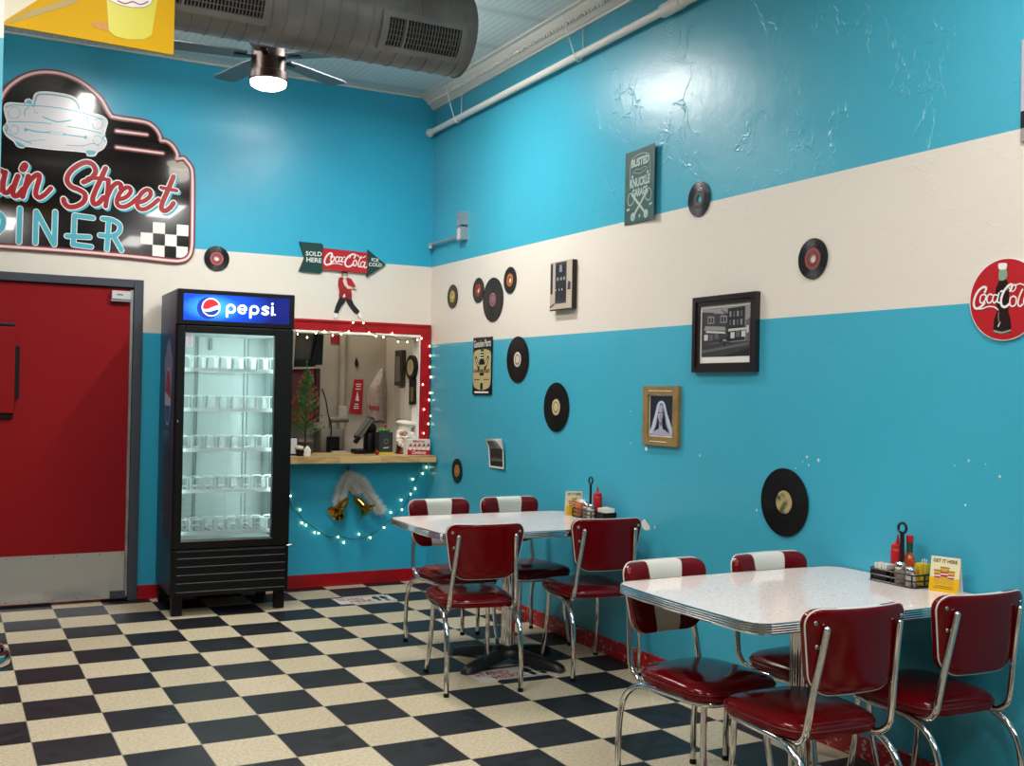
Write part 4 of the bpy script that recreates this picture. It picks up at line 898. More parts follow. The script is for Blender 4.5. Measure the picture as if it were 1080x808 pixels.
# electrical box and conduit
c = PR.px(486.5, 240); rt = thing('electrical_box', 'grey electrical outlet box with conduit on the upper wall by the corner', 'electrical box', tuple(PR.pt(c[0], c[1])))
gm = mat('grey_metal', 'a9adb0', .35, .5)
zt_, zb_ = PR.px(492, 224)[1], PR.px(492, 253.5)[1]; sR = PR.px(493.6, 238)[0]
dd = XR - at(487, 238, -sR).x; PF = Plane((XR - dd, 0, 0), (0, -1, 0), (0, 0, 1)); sL = PF.px(481.3, 238)[0]
a = (sL, zt_); b = (sR, zb_); mid = (zt_ + zb_) / 2; w = sR - sL
mb = MB(gm, black); mb.prism([(sL, mid + .006), (sR, mid + .006), (sR, zt_), (sL, zt_)], PR, 0, dd); mb.poly(circ(sL + w * .3, mid + .06, .007, 8), PR, dd + .0004, 1); mb.build('upper_box', rt, bevel=.004)
mb = MB(gm, whitep, black); mb.prism([(sL, zb_), (sR, zb_), (sR, mid - .006), (sL, mid - .006)], PR, 0, dd)
for t in (.3, .7):
    cy = zb_ + (mid - .006 - zb_) * t; mb.poly(circ(sL + w * .5, cy, .028, 16, .02), PR, dd + .0006, 1); mb.stroke([(sL + w * .4, cy - .005), (sL + w * .4, cy + .006)], .004, PR, dd + .001, 2); mb.stroke([(sL + w * .6, cy - .005), (sL + w * .6, cy + .006)], .004, PR, dd + .001, 2)
mb.build('outlet_box', rt, bevel=.004)
c0 = PR.pt(a[0] + .002, b[1] + .055, .03); c1 = PR.px(457, 257)
mb = MB(gm); mb.tube([c0, PR.pt(a[0] - .05, c0.z - .02, .03), PR.pt(-.60, c0.z - .025, .03), PR.pt(-.70, c0.z - .025, .03)], .0105, 0, 10); mb.tube([PR.pt(-.70, c0.z - .012, .03), PR.pt(-.70, c0.z - .055, .03)], .018, 0, 10); mb.build('conduit', rt)

# ============================================================ COOLER
fr = thing('drinks_cooler', 'tall black glass door drinks cooler with lit blue header beside the red door', 'refrigerator', (.935, .08, 0), -.02)
W, Dp, H, B0 = .742, .60, 2.058, .125
sidep = bpy.data.materials.new('cooler_side_print'); sidep.use_nodes = True
nt = sidep.node_tree; bs = nt.nodes['Principled BSDF']; tc = nt.nodes.new('ShaderNodeTexCoord'); sp = nt.nodes.new('ShaderNodeSeparateXYZ'); nt.links.new(tc.outputs['Object'], sp.inputs[0])
mrr = nt.nodes.new('ShaderNodeMapRange'); mrr.inputs[1].default_value = .1; mrr.inputs[2].default_value = 2.06; nt.links.new(sp.outputs[2], mrr.inputs[0])
rp = nt.nodes.new('ShaderNodeValToRGB'); nt.links.new(mrr.outputs[0], rp.inputs[0]); e = rp.color_ramp.elements
e[0].color = lin('1b1f38'); e[0].position = .26; e[1].color = lin('23365f'); e[1].position = 1
for p_, c_ in ((.3, '221a38'), (.5, '2a1a3c'), (.8, '2c2f62')): k_ = e.new(p_); k_.color = lin(c_)
nt.links.new(rp.outputs[0], bs.inputs['Base Color']); bs.inputs['Roughness'].default_value = .35
liner = mat('cooler_liner', 'bccbc9', .4)
mb = MB(black, sidep, liner)
t = .035
mb.box((0, .02, B0), (t, Dp, H), 1); mb.box((W - t, .02, B0), (W, Dp, H), 1); mb.box((t, Dp - t, B0), (W - t, Dp, H), 0); mb.box((t, .02, B0), (W - t, Dp - t, B0 + .31), 0); mb.box((t, .02, 1.80), (W - t, Dp - t, H), 0)
mb.box((0, .0, B0), (.022, .02, H), 0); mb.box((W - .022, 0, B0), (W, .02, H), 0)
mb.build('cabinet', fr, bevel=.004)
mb = MB(liner, mat('cooler_groove', '8fa09e', .5)); g = .004
mb.box((t, Dp - t - .012, .437), (W - t, Dp - t, 1.80)); mb.box((t, .045, .435), (t + .012, Dp - t, 1.80)); mb.box((W - t - .012, .045, .435), (W - t, Dp - t, 1.80)); mb.box((t, .045, .435), (W - t, Dp - t, .45)); mb.box((t, .045, 1.788), (W - t, Dp - t, 1.80))
for x in (.22, .235, .55, .575): mb.box((x, Dp - t - .02, .45), (x + .007, Dp - t - .012, 1.79), 1)
mb.box((.31, Dp - t - .035, 1.70), (.33, Dp - t - .012, 1.78), 1)
for x in (t + .012, W - t - .026):
    mb.box((x, .3, .45), (x + .014, .315, 1.79), 1); mb.box((x, .12, .45), (x + .014, .13, 1.79), 1)
mb.build('liner', fr)
# lamps inside the door frame
lampm = mat('cooler_lamp_glow', 'f0fffc', .4, emit=('e2fffa', 2.5))
mb = MB(lampm); mb.box((t + .014, .05, .5), (t + .03, .062, 1.76)); mb.box((W - t - .03, .05, .5), (W - t - .014, .062, 1.76)); mb.build('lamp_strip', fr)
clear = mat('rack_plastic', 'dcebe8', .3, trans=.6)
wire = mat('white_wire', 'f4faf9', .4)
for z in (.506, .774, 1.038, 1.297, 1.553):
    mb = MB(wire); x0, x1 = t + .014, W - t - .014
    mb.box((x0, .075, z - .010), (x1, .085, z + .014)); mb.box((x0, Dp - .08, z - .006), (x1, Dp - .072, z + .004))
    n = 16
    for i in range(n + 1): xx = x0 + (x1 - x0 - .004) * i / n; mb.box((xx, .085, z - .003), (xx + .004, Dp - .08, z + .002))
    s = mb.build('shelf', fr)
    for i in range(9):
        xx = x0 + (x1 - x0 - .003) * i / 8
        mb = MB(clear, wire)
        pts = [(0, 0), (0, .085), (.02, .096), (.4, .096), (.42, .085), (.42, 0)]
        mb.box((xx, .09, z + .014), (xx + .003, .24, z + .085), 1)
        if i < 8:
            lw = (x1 - x0) / 8; xa, xb = xx + .006, xx + lw - .006
            for yy in (.076, .2): mb.tube([(xa, yy, z + .012), (xa, yy, z + .075), (xa + .012, yy, z + .09), (xb - .012, yy, z + .09), (xb, yy, z + .075), (xb, yy, z + .012)], .0034, 1, 6)
        mb.box((xx - .002, .070, z + .014), (xx + .005, .076, z + .094))
        mb.build('bottle_divider', s)
# door
mb = MB(black)
dz0, dz1 = .425, 1.83; gx0, gx1, gz0, gz1 = .053, .62, .478, 1.785
mb.box((.004, -.035, dz0), (gx0, .012, dz1)); mb.box((gx1, -.035, dz0), (W - .004, .012, dz1)); mb.box((gx0, -.035, dz0), (gx1, .012, gz0)); mb.box((gx0, -.035, gz1), (gx1, .012, dz1))
dr = mb.build('door', fr, bevel=.004)
mb = MB(glassm); mb.box((gx0, -.02, gz0), (gx1, -.016, gz1)); mb.build('glass_pane', dr)
mb = MB(steel); mb.box((gx0 - .004, -.037, gz0 - .008), (gx1 + .004, -.033, gz0)); mb.build('door_trim', dr)
FPl = Plane((0, -.0362, 0), (1, 0, 0), (0, 0, 1))
mb = MB(mat('sticker_pale', 'd9d2dd', .5), mat('sticker_ink', '7c6c92', .5)); SPl = Plane((0, -.0205, 0), (1, 0, 0), (0, 0, 1)); mb.prism([(.06, 1.70), (.098, 1.70), (.098, 1.775), (.06, 1.775)], SPl, 0, .0006, 0)
for i in range(5): mb.stroke([(.066, 1.71 + i * .013), (.092, 1.71 + i * .013)], .004, SPl, .001, 1, caps=False)
mb.build('sticker', dr)
mb = MB(steel); mb.box((.012, -.037, 1.22), (.02, -.034, 1.235)); mb.build('lock', dr)
# header
mb = MB(black); mb.box((0, -.04, 1.835), (W, .03, H)); hd = mb.build('header_box', fr, bevel=.004)
def header_mat():
    m = bpy.data.materials.new('backlit_blue'); m.use_nodes = True; nt = m.node_tree; b = nt.nodes['Principled BSDF']; L = nt.links.new
    tc = nt.nodes.new('ShaderNodeTexCoord'); mp = nt.nodes.new('ShaderNodeMapping'); mp.inputs['Location'].default_value = (-.21, .04, -1.945); L(tc.outputs['Object'], mp.inputs[0])
    m2 = nt.nodes.new('ShaderNodeMapping'); m2.inputs['Scale'].default_value = (1, 0, 2.2); L(mp.outputs[0], m2.inputs[0])
    ln = nt.nodes.new('ShaderNodeVectorMath'); ln.operation = 'LENGTH'; L(m2.outputs[0], ln.inputs[0])
    rp = nt.nodes.new('ShaderNodeValToRGB'); L(ln.outputs['Value'], rp.inputs[0]); e = rp.color_ramp.elements
    e[0].position = .08; e[0].color = lin('3aa0f5'); e[1].position = .40; e[1].color = lin('040e66'); x = e.new(.19); x.color = lin('0a47cc')
    L(rp.outputs[0], b.inputs['Base Color']); L(rp.outputs[0], b.inputs['Emission Color']); b.inputs['Emission Strength'].default_value = .45; b.inputs['Roughness'].default_value = .25
    return m
HP = Plane((0, -.04, 0), (1, 0, 0), (0, 0, 1))
mb = MB(header_mat()); mb.prism([(.035, 1.862), (W - .035, 1.862), (W - .035, 2.03), (.035, 2.03)], HP, 0, .002); mb.build('lit_panel', hd)
glow_w = mat('lit_white_print', 'f4f8ff', .4, emit=('f4f8ff', .9)); glow_r = mat('lit_red_print', 'e0202c', .4, emit=('e0202c', .55)); glow_b = mat('lit_blue_print', '0d2f9e', .4, emit=('0d2f9e', .6))
mb = MB(glow_w, glow_r, glow_b)
cx, cz = .198, 1.947
n = 21; mb.poly([(cx - .012 + (.066 + (.006 if i % 2 else 0)) * cos(2 * pi * i / (2 * n)), cz - .004 + (.066 + (.006 if i % 2 else 0)) * sin(2 * pi * i / (2 * n))) for i in range(2 * n)], HP, .0026, 2)
mb.poly(circ(cx + .006, cz + .002, .058, 40), HP, .0032, 0)
cc = (cx + .006, cz + .002); r_ = .051
up = [(cc[0] + r_ * cos(a), cc[1] + r_ * sin(a)) for a in [R(20) + i * R(175) / 20 for i in range(21)]]
wave = smooth([up[-1], (cc[0] - .02, cc[1] - .012), (cc[0] + .01, cc[1] + .002), up[0]], 6)
mb.poly(up + wave[1:-1], HP, .0038, 1)
dn = [(cc[0] + r_ * cos(a), cc[1] + r_ * sin(a)) for a in [R(210) + i * R(140) / 20 for i in range(21)]]
wave2 = smooth([dn[-1], (cc[0] + .02, cc[1] - .018), (cc[0] - .01, cc[1] - .028), dn[0]], 6)
mb.poly(dn + wave2[1:-1], HP, .0038, 2)
mb.build('logo_print', hd)
kp = (180, 300, 6.736)
HW = Plane((.935, .08 - .04, 0), (1, -.02, 0), (0, 0, 1))
def hk(pts):
    return HW.pxs(cr(*kp, pts))
mb = MB(glow_w)
c0 = hk([(427, 178)])[0]; sc = (hk([(600, 190)])[0][0] - hk([(400, 190)])[0][0]) / 200
zl = c0[1] + .004
def L_(x): return hk([(x, 190)])[0][0]
xr = 27 * sc; sw = 16 * sc
cxs = L_(428); mb.ring((cxs, zl), xr - sw / 2, xr + sw / 2, HP, .003, 0, 28); mb.stroke([(cxs - xr, zl), (cxs - xr, zl - xr * 2.05)], sw, HP, .003, 0)
cxs = L_(510); mb.stroke([(cxs + xr * cos(a), zl + xr * sin(a)) for a in [i * R(310) / 18 for i in range(19)]], sw, HP, .003, 0); mb.stroke([(cxs - xr, zl), (cxs + xr, zl)], sw * .75, HP, .003, 0)
cxs = L_(594); mb.ring((cxs, zl), xr - sw / 2, xr + sw / 2, HP, .003, 0, 28); mb.stroke([(cxs - xr, zl), (cxs - xr, zl - xr * 2.05)], sw, HP, .003, 0)
cxs = L_(673); mb.stroke(smooth([(cxs + xr * .75, zl + xr * .7), (cxs, zl + xr), (cxs - xr * .75, zl + xr * .5), (cxs, zl), (cxs + xr * .75, zl - xr * .5), (cxs, zl - xr), (cxs - xr * .8, zl - xr * .75)], 5), sw, HP, .003, 0)
cxs = L_(722); mb.stroke([(cxs, zl + xr), (cxs, zl - xr)], sw, HP, .003, 0); mb.poly(circ(cxs, zl + xr * 1.9, sw * .55, 12), HP, .003, 0); mb.poly(circ(cxs + sw * 1.2, zl - xr, sw * .35, 10), HP, .003, 0)
mb.build('lettering', hd)
# lower grille
mb = MB(black, darkgrey); mb.box((.004, -.028, B0), (W - .004, .02, .418))
g = mb.build('lower_grille', fr, bevel=.004)
for z in (.15, .205, .256, .308, .36):
    mb = MB(mat('slat_grey', '3c3e42', .35, .3)); T = Matrix.Translation((0, -.030, z)) @ Matrix.Rotation(R(-30), 4, 'X'); mb.box((.03, -.012, -.0025), (W - .03, .006, .0025), 0, T); mb.build('grille_slat', g)
mb = MB(mat('slat_grey', '3c3e42', .35, .3)); mb.box((.03, -.04, .405), (W - .03, -.028, .411)); mb.build('grille_slat', g)
for x, y in ((.01, 0), (W - .075, .03), (.01, Dp - .08), (W - .075, Dp - .08)):
    mb = MB(black); mb.box((x, y, 0), (x + .065, y + .05, B0)); mb.build('foot', fr, bevel=.004)
mb = MB(steel); mb.tube([(W - .02, -.03, .42), (W + .01, -.04, .425), (W + .03, -.03, .415), (W + .015, -.02, .405)], .004, 0, 6); mb.build('hinge_pin', fr)
# side print
SP = Plane((-.0006, 0, 0), (0, -1, 0), (0, 0, 1))
mb = MB(mat('side_red', 'a3283a', .4), mat('side_blue', '2d4fa0', .4), mat('side_white', 'cfc9d6', .4), mat('side_ice', '8d89a8', .4), mat('side_bottle', '3a1024', .4))
def sc_(y, z): return (-y, z)
cy, cz, rx, rz = .25, 1.38, .12, .19
mb.poly([sc_(.25 + .15 * cos(a) * (1 + .12 * sin(7 * a)), 1.56 + .17 * sin(a) * (1 + .14 * sin(5 * a))) for a in [2 * pi * i / 40 for i in range(40)]], SP, .0004, 3)
mb.poly([sc_(cy + rx * cos(a), cz + rz * sin(a)) for a in [2 * pi * i / 40 for i in range(40)]], SP, .0008, 2)
mb.poly([sc_(cy + rx * .9 * cos(a), cz + rz * .92 * sin(a)) for a in [R(10) + R(175) * i / 20 for i in range(21)]], SP, .0012, 0)
mb.poly([sc_(cy + rx * .9 * cos(a), cz + rz * .92 * sin(a)) for a in [R(200) + R(140) * i / 20 for i in range(21)]], SP, .0012, 1)
mb.text('pepsi', SP, -.38, 1.10, .22, .075, .0012, 3)
mb.poly(smooth([sc_(.12, .5), sc_(.10, .85), sc_(.16, 1.05), sc_(.34, 1.05), sc_(.40, .85), sc_(.38, .5)], 4, True), SP, .0006, 4)
for i in range(4): mb.stroke([sc_(.42, .55 + i * .02), sc_(.33, .55 + i * .02)], .005, SP, .0012, 3, caps=False)
mb.build('side_print', fr)

# ============================================================ CHAIRS
def make_chair():
    t = thing('diner_chair', '', 'chair')
    # seat cushion
    mb = MB(vinyl); n = 44
    def outline(ins, z):
        out = []
        for i in range(n):
            a = 2 * pi * i / n; c_, s_ = cos(a), sin(a); k = 4.2
            rr = (abs(c_) ** k + abs(s_) ** k) ** (-1 / k)
            x, y = rr * c_, rr * s_; hw = .203 - .018 * (1 - (y + 1) / 2)
            out.append((x * (hw - ins), y * (.208 - ins), z))
        return out
    prof = [(.014, .398), (.002, .401), (0, .412), (.001, .425), (.006, .437), (.02, .447), (.05, .455), (.1, .460), (.15, .462), (.19, .4625)]
    mb.loft([outline(i_, z) for i_, z in prof], 0, True); se = mb.build('seat', t)
    mb = MB(mat('red_piping', '6e0812', .35)); mb.tube([(x, y, z) for x, y, z in outline(-.0005, .4235)], .0028, 0, 6, closed=True); mb.build('seat_piping', se)
    # rear legs and rail: one bent tube
    half = [(-.186, -.272, .004), (-.186, -.272, .13), (-.185, -.268, .22), (-.184, -.25, .30), (-.182, -.205, .356), (-.18, -.13, .384), (-.178, 0, .389), (-.172, .11, .389), (-.15, .165, .389), (-.1, .185, .389)]
    mb = MB(chrome); mb.tube(smooth(half + [(-x, y, z) for x, y, z in half[::-1]], 5), .0115, 0, 12); mb.build('rail', t)
    for s_ in (-1, 1):
        mb = MB(chrome); mb.tube(smooth([(s_ * .186, -.272, .005), (s_ * .186, -.272, .13), (s_ * .185, -.268, .22), (s_ * .184, -.25, .30), (s_ * .182, -.205, .356), (s_ * .18, -.13, .384)], 5), .0118, 0, 12)
        lg = mb.build('leg', t); mb = MB(black); mb.lathe([(.0135, 0), (.0135, .012), (.0118, .02)], (s_ * .186, -.272, 0), 0, 12); mb.build('foot_cap', lg)
        mb = MB(chrome); mb.tube(smooth([(s_ * .145, .15, .385), (s_ * .147, .152, .34), (s_ * .152, .16, .2), (s_ * .164, .2, .005)], 5), .0112, 0, 12)
        lg = mb.build('leg', t); mb = MB(black); mb.lathe([(.0135, 0), (.0135, .012), (.0118, .02)], (s_ * .164, .2, 0), 0, 12); mb.build('foot_cap', lg)
        # back post, flattened tip bolted to the backrest
        mb = MB(chrome); mb.tube(smooth([(s_ * .150, -.06, .387), (s_ * .156, -.14, .388), (s_ * .162, -.19, .395), (s_ * .166, -.224, .425), (s_ * .165, -.236, .47), (s_ * .158, -.25, .56), (s_ * .148, -.272, .68), (s_ * .143, -.286, .755)], 5), .0115, 0, 12)
        mb.ball((s_ * .143, -.286, .757), .0118, 0, 12)
        po = mb.build('back_post', t)
        for bp_ in ((s_ * .157, -.262, .575), (s_ * .147, -.284, .70)): MB(steel).ball(bp_, .0045, 0, 8).build('bolt', po)
    mb = MB(chrome); mb.box((-.165, -.12, .382), (.165, -.095, .390)); mb.box((-.15, .10, .382), (.15, .125, .390)); mb.build('seat_brace', t)
    # backrest
    hb, zc = .133, .680
    def hw(v): return .181 + .022 * (v / hb)          # half width, a little wider at the top
    rc = .055
    def Wd(v):
        av = abs(v); r = rc if v > 0 else .066
        return hw(v) - r + sqrt(max(r * r - max(0, av - (hb - r)) ** 2, 0))
    def ws(v): return .068 + .016 * v / hb
    vs_ = [-hb * cos(pi * i / 22) for i in range(23)]
    us = [-1, -.97, -.9, -.75, -.5, -.25, 0]
    def Pb(x, v, d):                                   # curved panel leaning back
        return (x, -.245 - .008 - .13 * (v + hb) + .85 * x * x + d * 1.0, zc + v + .05 * x * x)
    cols = []
    for v in vs_:
        row = []
        w0, w1 = ws(v), Wd(v)
        for f in (1, .965, .88, .7, .45, .2, 0): row.append(-(w0 + (w1 - w0) * f))
        for f in (-.5, 0, .5): row.append(w0 * f)
        for f in (0, .2, .45, .7, .88, .965, 1): row.append(w0 + (w1 - w0) * f)
        cols.append(row)
    nc = 17
    def thick(x, v):
        a = min(1, abs(x) / Wd(v)); b = abs(v) / hb
        return (1 - a ** 10) ** .5 * (1 - b ** 10) ** .5
    def shell(mb, base, th, flip, stripe):
        V = [Pb(x, v, base + th * thick(x, v)) for v, row in zip(vs_, cols) for x in row]
        F0, F1 = [], []
        for j in range(22):
            for i in range(nc - 1):
                f = (j * nc + i, (j * nc + i + 1), ((j + 1) * nc + i + 1), (j + 1) * nc + i)
                if not flip: f = f[::-1]
                (F1 if stripe and 6 <= i < 10 else F0).append(f)
        k = len(mb.v); mb.add(V, F0, 0, True)
        for f in F1: mb.f.append([a + k for a in f]); mb.m.append(mb.mi(vinyl_w)); mb.s.append(True)
    def edgeloop(d):
        L1 = [Pb(row[-1], v, d) for v, row in zip(vs_, cols)]; L2 = [Pb(row[0], v, d) for v, row in zip(vs_, cols)][::-1]
        top = [Pb(x, vs_[-1], d) for x in cols[-1][1:-1]][::-1]; bot = [Pb(x, vs_[0], d) for x in cols[0][1:-1]]
        return L1 + top + L2 + bot
    mb = MB(vinyl, vinyl_w); shell(mb, .022, .018, False, True)
    A_, B_ = edgeloop(0.0), edgeloop(.022); n_ = len(A_); V = A_ + B_; st = set(range(23 + 5, 23 + 5 + 5))
    f0, f1 = [], []
    for i in range(n_):
        j = (i + 1) % n_; f = (i, j, n_ + j, n_ + i)
        x = (V[i][0] + V[j][0]) / 2; (f1 if abs(x) < .083 else f0).append(f)
    k = len(mb.v); mb.add(V, f0, 0, True)
    for f in f1: mb.f.append([a + k for a in f]); mb.m.append(mb.mi(vinyl_w)); mb.s.append(True)
    br = mb.build('backrest', t)
    mb = MB(vinyl); shell(mb, -.001, -.009, True, False); A_ = edgeloop(0.0005); B_ = edgeloop(-.001); mb.add(B_ + A_, [(i, (i + 1) % n_, n_ + (i + 1) % n_, n_ + i) for i in range(n_)], 0, True); mb.build('back_shell', br)
    mb = MB(vinyl_w); lp_ = [Vector(p) for p in edgeloop(.0015)]
    q_ = [lp_[0]]
    for p in lp_[1:]:
        if (p - q_[-1]).length > .004: q_.append(p)
    mb.tube(q_, .0033, 0, 6, closed=True); mb.build('piping', br)
    for x in (-.172, .172):
        for v in (.093, .02):
            p = Pb(x * (hw(v) / hw(.093)) * .985, v, -.0105); mb = MB(steel); mb.ball(p, .0075, 0, 10, (1, .45, 1)); mb.build('rivet', br)
    # white padding seam lines
    mb = MB(mat('stripe_seam', 'b9b5a8', .5))
    for s_ in (-1, 1): mb.tube([Pb(s_ * ws(v), v, .022 + .018 * thick(ws(v), v) + .0004) for v in vs_[1:-1]], .0016, 0, 5)
    mb.build('seam', br)
    return t
chair = make_chair()
CH = [(2.015, -1.985, R(-9), 'chair seen from behind at the left of the far table'),
      (2.24, -1.36, pi + R(3), 'striped back chair behind the far table, nearest the cooler'),
      (2.70, -1.36, pi + R(2), 'striped back chair behind the far table, nearest the blue wall'),
      (2.70, -1.985, R(-7), 'chair seen from behind at the far table, by the blue wall'),
      (2.13, -3.738, pi + R(4), 'striped back chair behind the left corner of the near table'),
      (2.637, -3.74, pi + R(2), 'striped back chair behind the near table, nearest the wall'),
      (2.157, -4.19, R(-3), 'chair seen from behind in front of the middle of the near table'),
      (2.725, -4.185, R(-3), 'chair seen from behind at the right edge of the photo')]
for i, (x, y, rz, l) in enumerate(CH):
    if i == 0: chair.location = (x, y, 0); chair.rotation_euler = (0, 0, rz); chair['label'] = l; chair['group'] = 'red and chrome chairs around the two tables'
    else: dup(chair, (x, y, 0), rz, l, 'red and chrome chairs around the two tables')

# ============================================================ TABLES
TZ = .755
def make_table():
    t = thing('diner_table', '', 'table'); hx, hy = .545, .395
    def outl(off):
        # long rectangle with gently bowed sides and rounded corners
        out = []; r = .075; n = 6
        for cx, cy, a in ((hx - r, hy - r, 0), (-hx + r, hy - r, pi / 2), (-hx + r, -hy + r, pi), (hx - r, -hy + r, 1.5 * pi)):
            for i in range(n + 1):
                b = a + pi / 2 * i / n; out.append((cx + (r + off) * cos(b), cy + (r + off) * sin(b)))
            nx, ny = [(0, hy), (-hx, 0), (0, -hy), (hx, 0)][int(round(a / (pi / 2)))]
            x0, y0 = out[-1]; m = .012
            if ny: out += [(x0 * f, y0 + (m if ny > 0 else -m) * (1 - f * f)) for f in (.6, .2, -.2, -.6)]
            else: out += [(x0 + (m if nx > 0 else -m) * (1 - f * f), y0 * f) for f in (.6, .2, -.2, -.6)]
        return out
    mb = MB(laminate); O = outl(0)
    mb.loft([[(x * .5, y * .5, TZ - .03) for x, y in O], [(x, y, TZ - .03) for x, y in O], [(x, y, TZ - .002) for x, y in O], [(x * .998, y * .998, TZ) for x, y in O]], 0, True, True, False); tp = mb.build('tabletop', t)
    mb = MB(chrome); loops = []
    pr = [(0, -.034), (.003, -.034)]
    for i in range(4): z = -.031 + i * .0077; pr += [(.0055, z + .0006), (.0075, z + .0026), (.0055, z + .0046), (.002, z + .0062)]
    pr += [(.0035, .0006), (0, .0012)]
    for o_, z in pr: loops.append([(x, y, TZ + z) for x, y in outl(o_)])
    mb.loft(loops, 0, False, True, False)
    mb.build('ribbed_edge', tp)
    mb = MB(steel)
    p = [(x, y) for x, y in outl(.0085)]
    k = 14 + 3    # joint plate on the front left corner
    mb.loft([[(p[i][0], p[i][1], TZ - .034) for i in (25, 26)], [(p[i][0], p[i][1], TZ + .0012) for i in (25, 26)]], 0, False, False, False); mb.build('edge_joint', tp)
    mb = MB(chrome); n = 32
    loops = [[((.036 + .0022 * cos(8 * 2 * pi * k / 64)) * cos(2 * pi * k / 64), (.036 + .0022 * cos(8 * 2 * pi * k / 64)) * sin(2 * pi * k / 64), z) for k in range(64)] for z in (.085, TZ - .04)]
    mb.loft(loops, 0, True); mb.build('column', t)
    mb = MB(iron); mb.box((-.2, -.03, TZ - .045), (.2, .03, TZ - .034)); mb.box((-.03, -.2, TZ - .045), (.03, .2, TZ - .034)); mb.build('mounting_plate', t)
    mb = MB(iron); mb.lathe([(.085, .045), (.085, .07), (.07, .088), (.042, .10)], (0, 0, 0), 0, 24)
    for k in range(4):
        a = R(22) + k * pi / 2 + (R(8) if k % 2 else 0); T = Matrix.Rotation(a, 4, 'Z')
        loops = []
        for r, w, z0, z1 in ((.03, .045, .04, .085), (.12, .042, .03, .078), (.22, .036, .012, .062), (.30, .034, .004, .048), (.335, .03, 0, .036), (.345, .022, 0, .02)):
            loops.append([T @ Vector((r, -w, z0)), T @ Vector((r, w, z0)), T @ Vector((r, w * .8, z1 * .8)), T @ Vector((r, w * .4, z1)), T @ Vector((r, -w * .4, z1)), T @ Vector((r, -w * .8, z1 * .8))])
        mb.loft(loops, 0, True, True, True)
    mb.build('pedestal_base', t)
    return t
tb = make_table(); G_T = 'speckled diner tables'
tb.location = (2.355, -1.765, 0); tb['label'] = 'far diner table with pale speckled top and chrome edge nearer the cooler'
dup(tb, (2.397, -3.935, 0), 0, 'near diner table with pink speckled top and ribbed chrome edge at lower right')

# ============================================================ TABLE-TOP THINGS
wirem = mat('black_wire', '0a0a0b', .3)
def caddy(name_l, ox, oy, rz, L=.20, Wd_=.105):
    t = thing('condiment_caddy', name_l, 'caddy', (ox, oy, TZ), rz); LOC[t.name] = Vector((0, 0, 0))
    hx, hy = Wd_ / 2, L / 2; mb = MB(wirem)
    for z in (.004, .026, .048): mb.tube([(x, y, z) for x, y in rrect(-hx, -hy, hx, hy, .012, 3)], .0038, 0, 6, closed=True)
    for x, y in ((-hx, -hy + .01), (-hx, 0), (-hx, hy - .01), (hx, -hy + .01), (hx, 0), (hx, hy - .01), (0, -hy), (0, hy)): mb.tube([(x, y, .004), (x, y, .048)], .0036, 0, 6)
    for i in range(5): mb.tube([(-hx, -hy + L * (i + .5) / 5, .004), (hx, -hy + L * (i + .5) / 5, .004)], .002, 0, 5)
    mb.build('rack', t)
    mb = MB(wirem)
    for dy in (-.004, .004): mb.tube([(0, dy, .004), (0, dy, .19)], .0048, 0, 8)
    mb.tube([(0, .019 * sin(a), .209 + .019 * cos(a)) for a in [2 * pi * i / 20 for i in range(20)]], .0052, 0, 8, closed=True); mb.build('handle', t)
    return t
def put(o, x, y, z=TZ, rz=0): o.location = (x, y, z); o.rotation_euler = (0, 0, rz); return o
redpl = mat('red_squeeze_plastic', 'b0121c', .35)
def ketchup(label, x, y):
    t = thing('ketchup_bottle', label, 'bottle'); mb = MB(redpl); mb.lathe([(.024, .0), (.026, .004), (.026, .115), (.024, .123), (.02, .127)], (0, 0, 0), 0, 20); mb.build('body', t)
    mb = MB(redpl); mb.lathe([(.024, .125), (.024, .138), (.018, .143), (.007, .15), (.003, .175), (.002, .18)], (0, 0, 0), 0, 18); mb.build('nozzle_cap', t); return put(t, x, y)
def sauce(label, x, y):
    t = thing('hot_sauce_bottle', label, 'bottle'); mb = MB(mat('sauce_red', 'a5441c', .2, coat=.4)); mb.lathe([(.021, 0), (.023, .004), (.023, .08), (.018, .1), (.0105, .115), (.0105, .125)], (0, 0, 0), 0, 18); mb.build('body', t)
    mb = MB(mat('bottle_sleeve_green', '0f4a2a', .4)); mb.lathe([(.0115, .118), (.0115, .155)], (0, 0, 0), 0, 14); mb.build('neck_sleeve', t)
    mb = MB(redpl); mb.lathe([(.0135, .155), (.0135, .178), (.012, .181)], (0, 0, 0), 0, 14); mb.build('cap', t)
    mb = MB(paper); mb.lathe([(.0235, .02), (.0235, .065)], (0, 0, 0), 0, 18, caps=False); mb.build('paper_label', t); return put(t, x, y)
def shaker(label, x, y, fill):
    t = thing('spice_shaker', label, 'shaker'); mb = MB(mat('shaker_glass_' + fill, 'cfcac0' if fill == 'salt' else '8a7f6c', .15, coat=.5)); n = 8
    mb.lathe([(.021, 0), (.023, .004), (.021, .05), (.018, .062)], (0, 0, 0), 0, 8); mb.build('glass_body', t)
    mb = MB(chrome); mb.lathe([(.0195, .06), (.0205, .064), (.0205, .078), (.015, .086), (.006, .088)], (0, 0, 0), 0, 18); mb.build('lid', t); return put(t, x, y)
def packets(label, x, y, z, cols, n, w, d, h, g=None, rz=0, cat='packet box'):
    t = thing('packet_holder', label, cat); mb = MB(black)
    for a, b in (((-w / 2, -d / 2, 0), (w / 2, d / 2, .003)), ((-w / 2, -d / 2, 0), (-w / 2 + .002, d / 2, h)), ((w / 2 - .002, -d / 2, 0), (w / 2, d / 2, h)), ((-w / 2, -d / 2, 0), (w / 2, -d / 2 + .002, h)), ((-w / 2, d / 2 - .002, 0), (w / 2, d / 2, h))): mb.box(a, b)
    mb.build('holder', t)
    return put(t, x, y, z, rz)
rk = random.Random(11)
